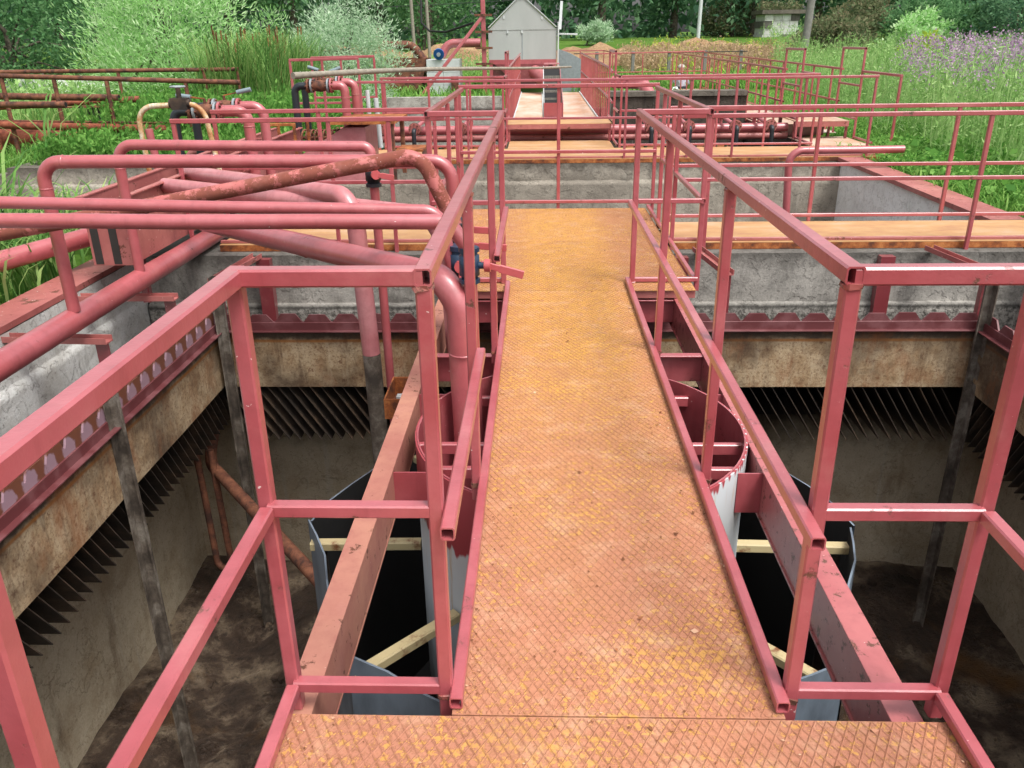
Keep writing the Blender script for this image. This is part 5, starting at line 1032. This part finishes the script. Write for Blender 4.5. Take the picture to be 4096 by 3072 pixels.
for k, (x, y, mt) in enumerate(tl):
    where = 'number %d from the left' % (k + 1) if 0 else ''
    pos = ['at the far left edge', 'behind the light willow', 'left of the light willow crown', 'over the light willow', 'between the two willows', 'behind the silvery willow', 'above the rusty bin', 'left of the shed roof', 'right behind the shed', 'above the silver bush', 'left of the white lamp pole', 'right of the white lamp pole', 'behind the block ruin', 'right of the ruin', 'behind the olive bushes', 'behind the yellow-green sapling', 'behind the right bushes', 'in the upper right corner'][k]
    tree('forest_tree', '%s broadleaf tree of the wood edge %s' % ('dark green' if mt == 'leaf_dark' else 'mid green', pos), x, y, 5.0, 3.4, 2.4, 4.9, 90, 5200, .34, .55, mt, 'trees along the wood edge', .25, spread=.10)
# birches / trees mid distance
tree('young_tree', 'young mid-green tree with slim stems left of the mast', -4.9, 41, 3.4, 2.3, 1.8, 3.2, 60, 5200, .20, .55, 'leaf_mid', None, .09, stems=4, spread=.12)
tree('bushy_tree', 'dark bushy tree filling the upper left corner', -16.5, 27, 1.9, 3.4, 2.4, 2.6, 110, 12000, .16, .5, 'leaf_mid', None, .14, 'tree', spread=.11, stems=3)
tree('willow_bush', 'tall light green willow bush behind the brown pipe rails', -8.0, 18.8, 1.65, 1.6, 1.3, 2.3, 190, 30000, .13, .2, 'leaf_willow', None, .05, 'bush', 10, 0, .13, .75, 6)
tree('willow_bush', 'loose light green willow shoots right of the tall willow', -6.5, 20.5, 1.0, .9, .8, 1.4, 60, 5500, .12, .17, 'leaf_willow', None, .04, 'bush', 6, 0, .14, .75, 4)
tree('silver_willow', 'silvery green willow bush between the cattails and the shed', -4.55, 20.6, 1.05, 1.3, 1.1, 1.6, 130, 20000, .10, .24, 'leaf_silver', None, .045, 'bush', 8, 0, .13, .6, 6)
tree('silver_willow', 'lower spreading silvery willow in front of the white block', -3.9, 17.2, .35, 1.0, .7, .65, 60, 6500, .095, .2, 'leaf_silver', None, .03, 'bush', 5, 0, .14, .5, 4)
tree('silver_bush', 'round silvery bush on the soil heaps right of the shed', 2.8, 44, .5, .95, .8, .65, 50, 3800, .2, .25, 'leaf_silver', None, .05, 'bush', 5, 0, .12, .5, 4)
for x, y, rx, rz, mt, lb in ((13.9, 39, 1.25, 1.55, 'leaf_olive', 'dusty olive bush with reddish berries right of the utility pole'), (15.6, 37, 1.5, 1.6, 'leaf_mid', 'rounded green bush right of the dusty olive one'), (14.3, 34, 1.2, .95, 'leaf_willow', 'pale green low bush in the middle of the right hedge'), (11.2, 53, 1.6, 1.9, 'leaf_olive', 'dusty bush just left of the utility pole'), (10.8, 33, 1.3, .8, 'leaf_olive', 'grey-green low bush behind the tall weeds'),
                             (17.3, 33, 1.9, 2.0, 'leaf_dark', 'large dark bush with berries near the right edge'), (18.9, 31, 2.2, 2.4, 'leaf_dark', 'darkest bush at the right frame edge'), (16.0, 34.5, 1.2, 1.1, 'leaf_mid', 'mid-green bush left of the large dark one')):
    tree('hedge_bush', lb, x, y, .9, rx, 1.4, rz, 70, 5200, .17, .5, mt, None, .07, 'bush', 6, 0, .13, .2, 4)
c = np.stack([rng.uniform(11.8, 13.9, 900), rng.uniform(47.9, 50, 900), 2.62 + np.abs(rng.normal(size=900)) * .22], 1); V, Q = leaf_quads(c, .2, .4, rng.normal(size=(900, 3)) + np.array([0, 0, 1.2])); veg_obj('roof_weeds', V, Q, 'leaf_olive', kind='stuff')
tree('sapling', 'bright yellow-green sapling before the dark bushes', 11.4, 26.5, .75, .6, .5, .75, 40, 1800, .16, .4, 'leaf_yellow', None, .03, 'sapling', 5, 0, .16, .3, 3)
# generic upright plants as uncountable growth
def stalks(name, P, H, mat, nleaf=8, ll=.12, lw=.16, lean=.18, stemw=.006, spread=.06):
    n = len(P); az = rng.uniform(0, 2 * PI, n); ln = rng.uniform(0, lean, n) * H; tip = P + np.stack([np.cos(az) * ln, np.sin(az) * ln, H], 1)
    s = np.stack([np.cos(az + 1.3), np.sin(az + 1.3), np.zeros(n)], 1) * stemw
    V0 = np.stack([P - s, P + s, tip + s * .4, tip - s * .4], 1).reshape(-1, 3)
    f = rng.uniform(.12, 1, (n, nleaf)); c = P[:, None] + (tip - P)[:, None] * f[..., None] + rng.normal(size=(n, nleaf, 3)) * spread * (1.15 - f[..., None] * .6)
    c = c.reshape(-1, 3); d = rng.normal(size=(len(c), 3)) * .6 + np.array([0, 0, .75]); V1, _ = leaf_quads(c, ll, lw, d); V = np.concatenate([V0, V1]); return veg_obj(name, V, np.arange(len(V)).reshape(-1, 4), mat, kind='stuff')
def scatter(n, x0, x1, y0, y1, cond=None):
    P = np.stack([rng.uniform(x0, x1, n), rng.uniform(y0, y1, n), np.zeros(n)], 1)
    if cond is not None: P = P[cond(P[:, 0], P[:, 1])]
    P[:, 2] = [terr(a, b) for a, b in P[:, :2]]; return P
edge = lambda y: 5.3 + .12 * (y - 10) * (y < 16) + .72 * (y >= 16) + .12 * (y - 16) * (y >= 16)
P = scatter(16000, 5.0, 22, 9.0, 30, lambda x, y: (x > edge(y) + .25 * np.sin(y * 2)) & (x < 4 + y * .62)); hf = rng.uniform(.75, 1.42, len(P)) * (1 + .12 * np.sin(P[:, 0] * 1.1 + P[:, 1] * .7))
stalks('tall_weeds', P, hf, 'weed', 14, .12, .19, .2)
P = scatter(2500, 5.0, 40, 24, 46, lambda x, y: (x > 9 + (y - 24) * .1)); stalks('meadow_weeds', P, rng.uniform(.4, .95, len(P)), 'weed', 10, .22, .16, .2, .012, .14)
P = scatter(450, 4, 17, 29, 40, lambda x, y: x > 2 + (40 - y) * .1); stalks('yellowing_weeds', P, rng.uniform(.3, .7, len(P)), 'leaf_yellow', 8, .2, .2, .2, .01, .14)
P = scatter(1500, 3.2, 11.5, 31.5, 35.5); stalks('dry_weeds', P, rng.uniform(.35, .85, len(P)), 'dry', 9, .16, .25, .3, .01, .14)
P = scatter(700, -14, -1, 31, 36); stalks('field_weeds', P, rng.uniform(.2, .6, len(P)), 'weed', 9, .2, .2, .3, .01, .14)
# purple flower heads over the tall weeds at the right
P = scatter(2500, 5.8, 14, 11, 19.5, lambda x, y: (np.sin(x * 2.1) * np.sin(y * 1.4 + x) > -.1) & (x > .33 * y + 1.2) & (x < .66 * y + .5)); P[:, 2] += rng.uniform(1.05, 1.6, len(P))
c = (P[:, None] + rng.normal(size=(len(P), 16, 3)) * np.array([.07, .07, .06])).reshape(-1, 3); V, Q = leaf_quads(c, .042, .7); veg_obj('purple_flowers', V, Q, 'flower', kind='stuff')
P = scatter(260, 6, 10, 11, 18, lambda x, y: x > edge(y) + .3); P[:, 2] += rng.uniform(.75, 1.05, len(P)); c = (P[:, None] + rng.normal(size=(len(P), 6, 3)) * .03).reshape(-1, 3); V, Q = leaf_quads(c, .025, .8); veg_obj('pale_flowers', V, Q, 'flower', kind='stuff')
# low lush growth at the right of the tanks
def blades(name, P, H, mat, w=.006, curve=.5):
    n = len(P); az = rng.uniform(0, 2 * PI, n); d = np.stack([np.cos(az), np.sin(az), np.zeros(n)], 1); s = np.stack([-np.sin(az), np.cos(az), np.zeros(n)], 1) * (w if np.ndim(w) else np.full(n, w))[:, None]
    H = H[:, None]; upv = np.array([0, 0, 1.0]); p0 = P; p1 = P + upv * H * .5 + d * H * .10 * curve; p2 = P + upv * H * .85 + d * H * .38 * curve; p3 = P + upv * H * .98 + d * H * .8 * curve
    V = np.stack([p0 - s, p0 + s, p1 + s, p1 - s, p2 + s * .8, p2 - s * .8, p3 + s * .1, p3 - s * .1], 1).reshape(-1, 3); b = np.arange(n)[:, None] * 8
    Q = np.concatenate([b + np.array([0, 1, 2, 3]), b + np.array([3, 2, 4, 5]), b + np.array([5, 4, 6, 7])]); return veg_obj(name, V, Q, mat, kind='stuff')
P = scatter(30000, 4.32, 8.5, 6.5, 24, lambda x, y: (x < edge(y) + .8)); P = P[(P[:, 0] > 5.0) | (P[:, 1] < 12.6)]; blades('low_grass', P, rng.uniform(.06, .26, len(P)), 'grass', rng.uniform(.004, .009, len(P)), 1.0)
P = scatter(9000, 1.0, 16, 26.5, 31); blades('field_grass', P, rng.uniform(.12, .32, len(P)), 'grass', rng.uniform(.012, .02, len(P)), .9)
P = scatter(9000, -12, 4, 20.4, 31, lambda x, y: (x < -.75) | ((x > 1.4) & (y < 26.4))); blades('field_grass', P, rng.uniform(.12, .35, len(P)), 'grass', rng.uniform(.012, .02, len(P)), .9)
c = scatter(26000, 4.35, 8, 7.2, 15, lambda x, y: (x < edge(y) + .7)); c = c[(np.sin(c[:, 0] * 2.3 + 1) * np.sin(c[:, 1] * 1.7) > -.25) & ((c[:, 0] > 5.05) | (c[:, 1] < 12.4))]; c[:, 2] += rng.uniform(.03, .26, len(c)) 
d = rng.normal(size=(len(c), 3)); d[:, 2] *= .35; V, Q = leaf_quads(c, .062, .6, d); veg_obj('low_leaves', V, Q, 'leaf_bright', kind='stuff')
c = scatter(240, 4.5, 7, 7.5, 12, lambda x, y: x < edge(y) + .6); c[:, 2] += rng.uniform(.12, .34, len(c)); d = rng.normal(size=(len(c), 3)); d[:, 2] *= .25; V, Q = leaf_quads(c, .13, .75, d); veg_obj('burdock_leaves', V, Q, 'leaf_bright', kind='stuff')
# left: nettles, cattails, reeds
P = scatter(5200, -9.5, -3.15, 12.75, 18.0, lambda x, y: (x > -7.0 + .28 * (12.9 - y) * (y > 15)) & (x < -3.2)); stalks('nettles', P, rng.uniform(.35, .95, len(P)), 'leaf_bright', 12, .10, .42, .2, .006, .07)
P = scatter(900, -7.2, -3.5, 11.75, 12.9); P[:, 2] -= .02; stalks('nettles', P, rng.uniform(.25, .55, len(P)), 'leaf_bright', 12, .09, .45, .2, .006, .07)
P = scatter(2600, -6.35, -4.75, 16.0, 19.0); blades('cattail_blades', P, rng.uniform(.9, 1.95, len(P)), 'reed', rng.uniform(.007, .014, len(P)), .45)
P = scatter(700, -10.5, -7.4, 16.8, 18.5); blades('cattail_blades', P, rng.uniform(.4, .8, len(P)), 'reed', rng.uniform(.006, .012, len(P)), .5)
P = scatter(46, -6.3, -4.8, 16.2, 18.8); m = MB()
for q in P: h = random.uniform(1.35, 1.8); a = random.uniform(-.05, .05); m.tube([(q[0] + a, q[1], q[2] + h), (q[0] + a * 1.1, q[1], q[2] + h + .16)], .014, 6); m.tube([tuple(q), (q[0] + a, q[1], q[2] + h)], .004, 4)
struct('cattail_heads', m, 'cattail', 'stuff')
P = scatter(5200, -7.5, -3.56, 3.0, 8.1); blades('reed_bed', P, rng.uniform(.2, .5, len(P)), 'reed', rng.uniform(.006, .013, len(P)), 1.0)
P = scatter(110, -4.9, -4.15, 5.7, 6.8); blades('reed_bed', P, rng.uniform(.55, 1.0, len(P)), 'reed', rng.uniform(.009, .017, len(P)), 1.1)
P = scatter(6000, -10.5, -6.6, 11.75, 17.5); blades('low_grass', P, rng.uniform(.06, .22, len(P)), 'grass', rng.uniform(.005, .011, len(P)), 1.0)
P = scatter(2600, -30, -9, 18, 30); stalks('field_weeds', P, rng.uniform(.3, .9, len(P)), 'weed', 9, .2, .3, .2, .01, .14)
# one tall arching reed leaf clump at the left
P = scatter(8, -7.3, -6.9, 12.0, 12.3); blades('arching_reed', P, rng.uniform(.9, 1.3, len(P)), 'reed', rng.uniform(.010, .018, len(P)), 1.7)
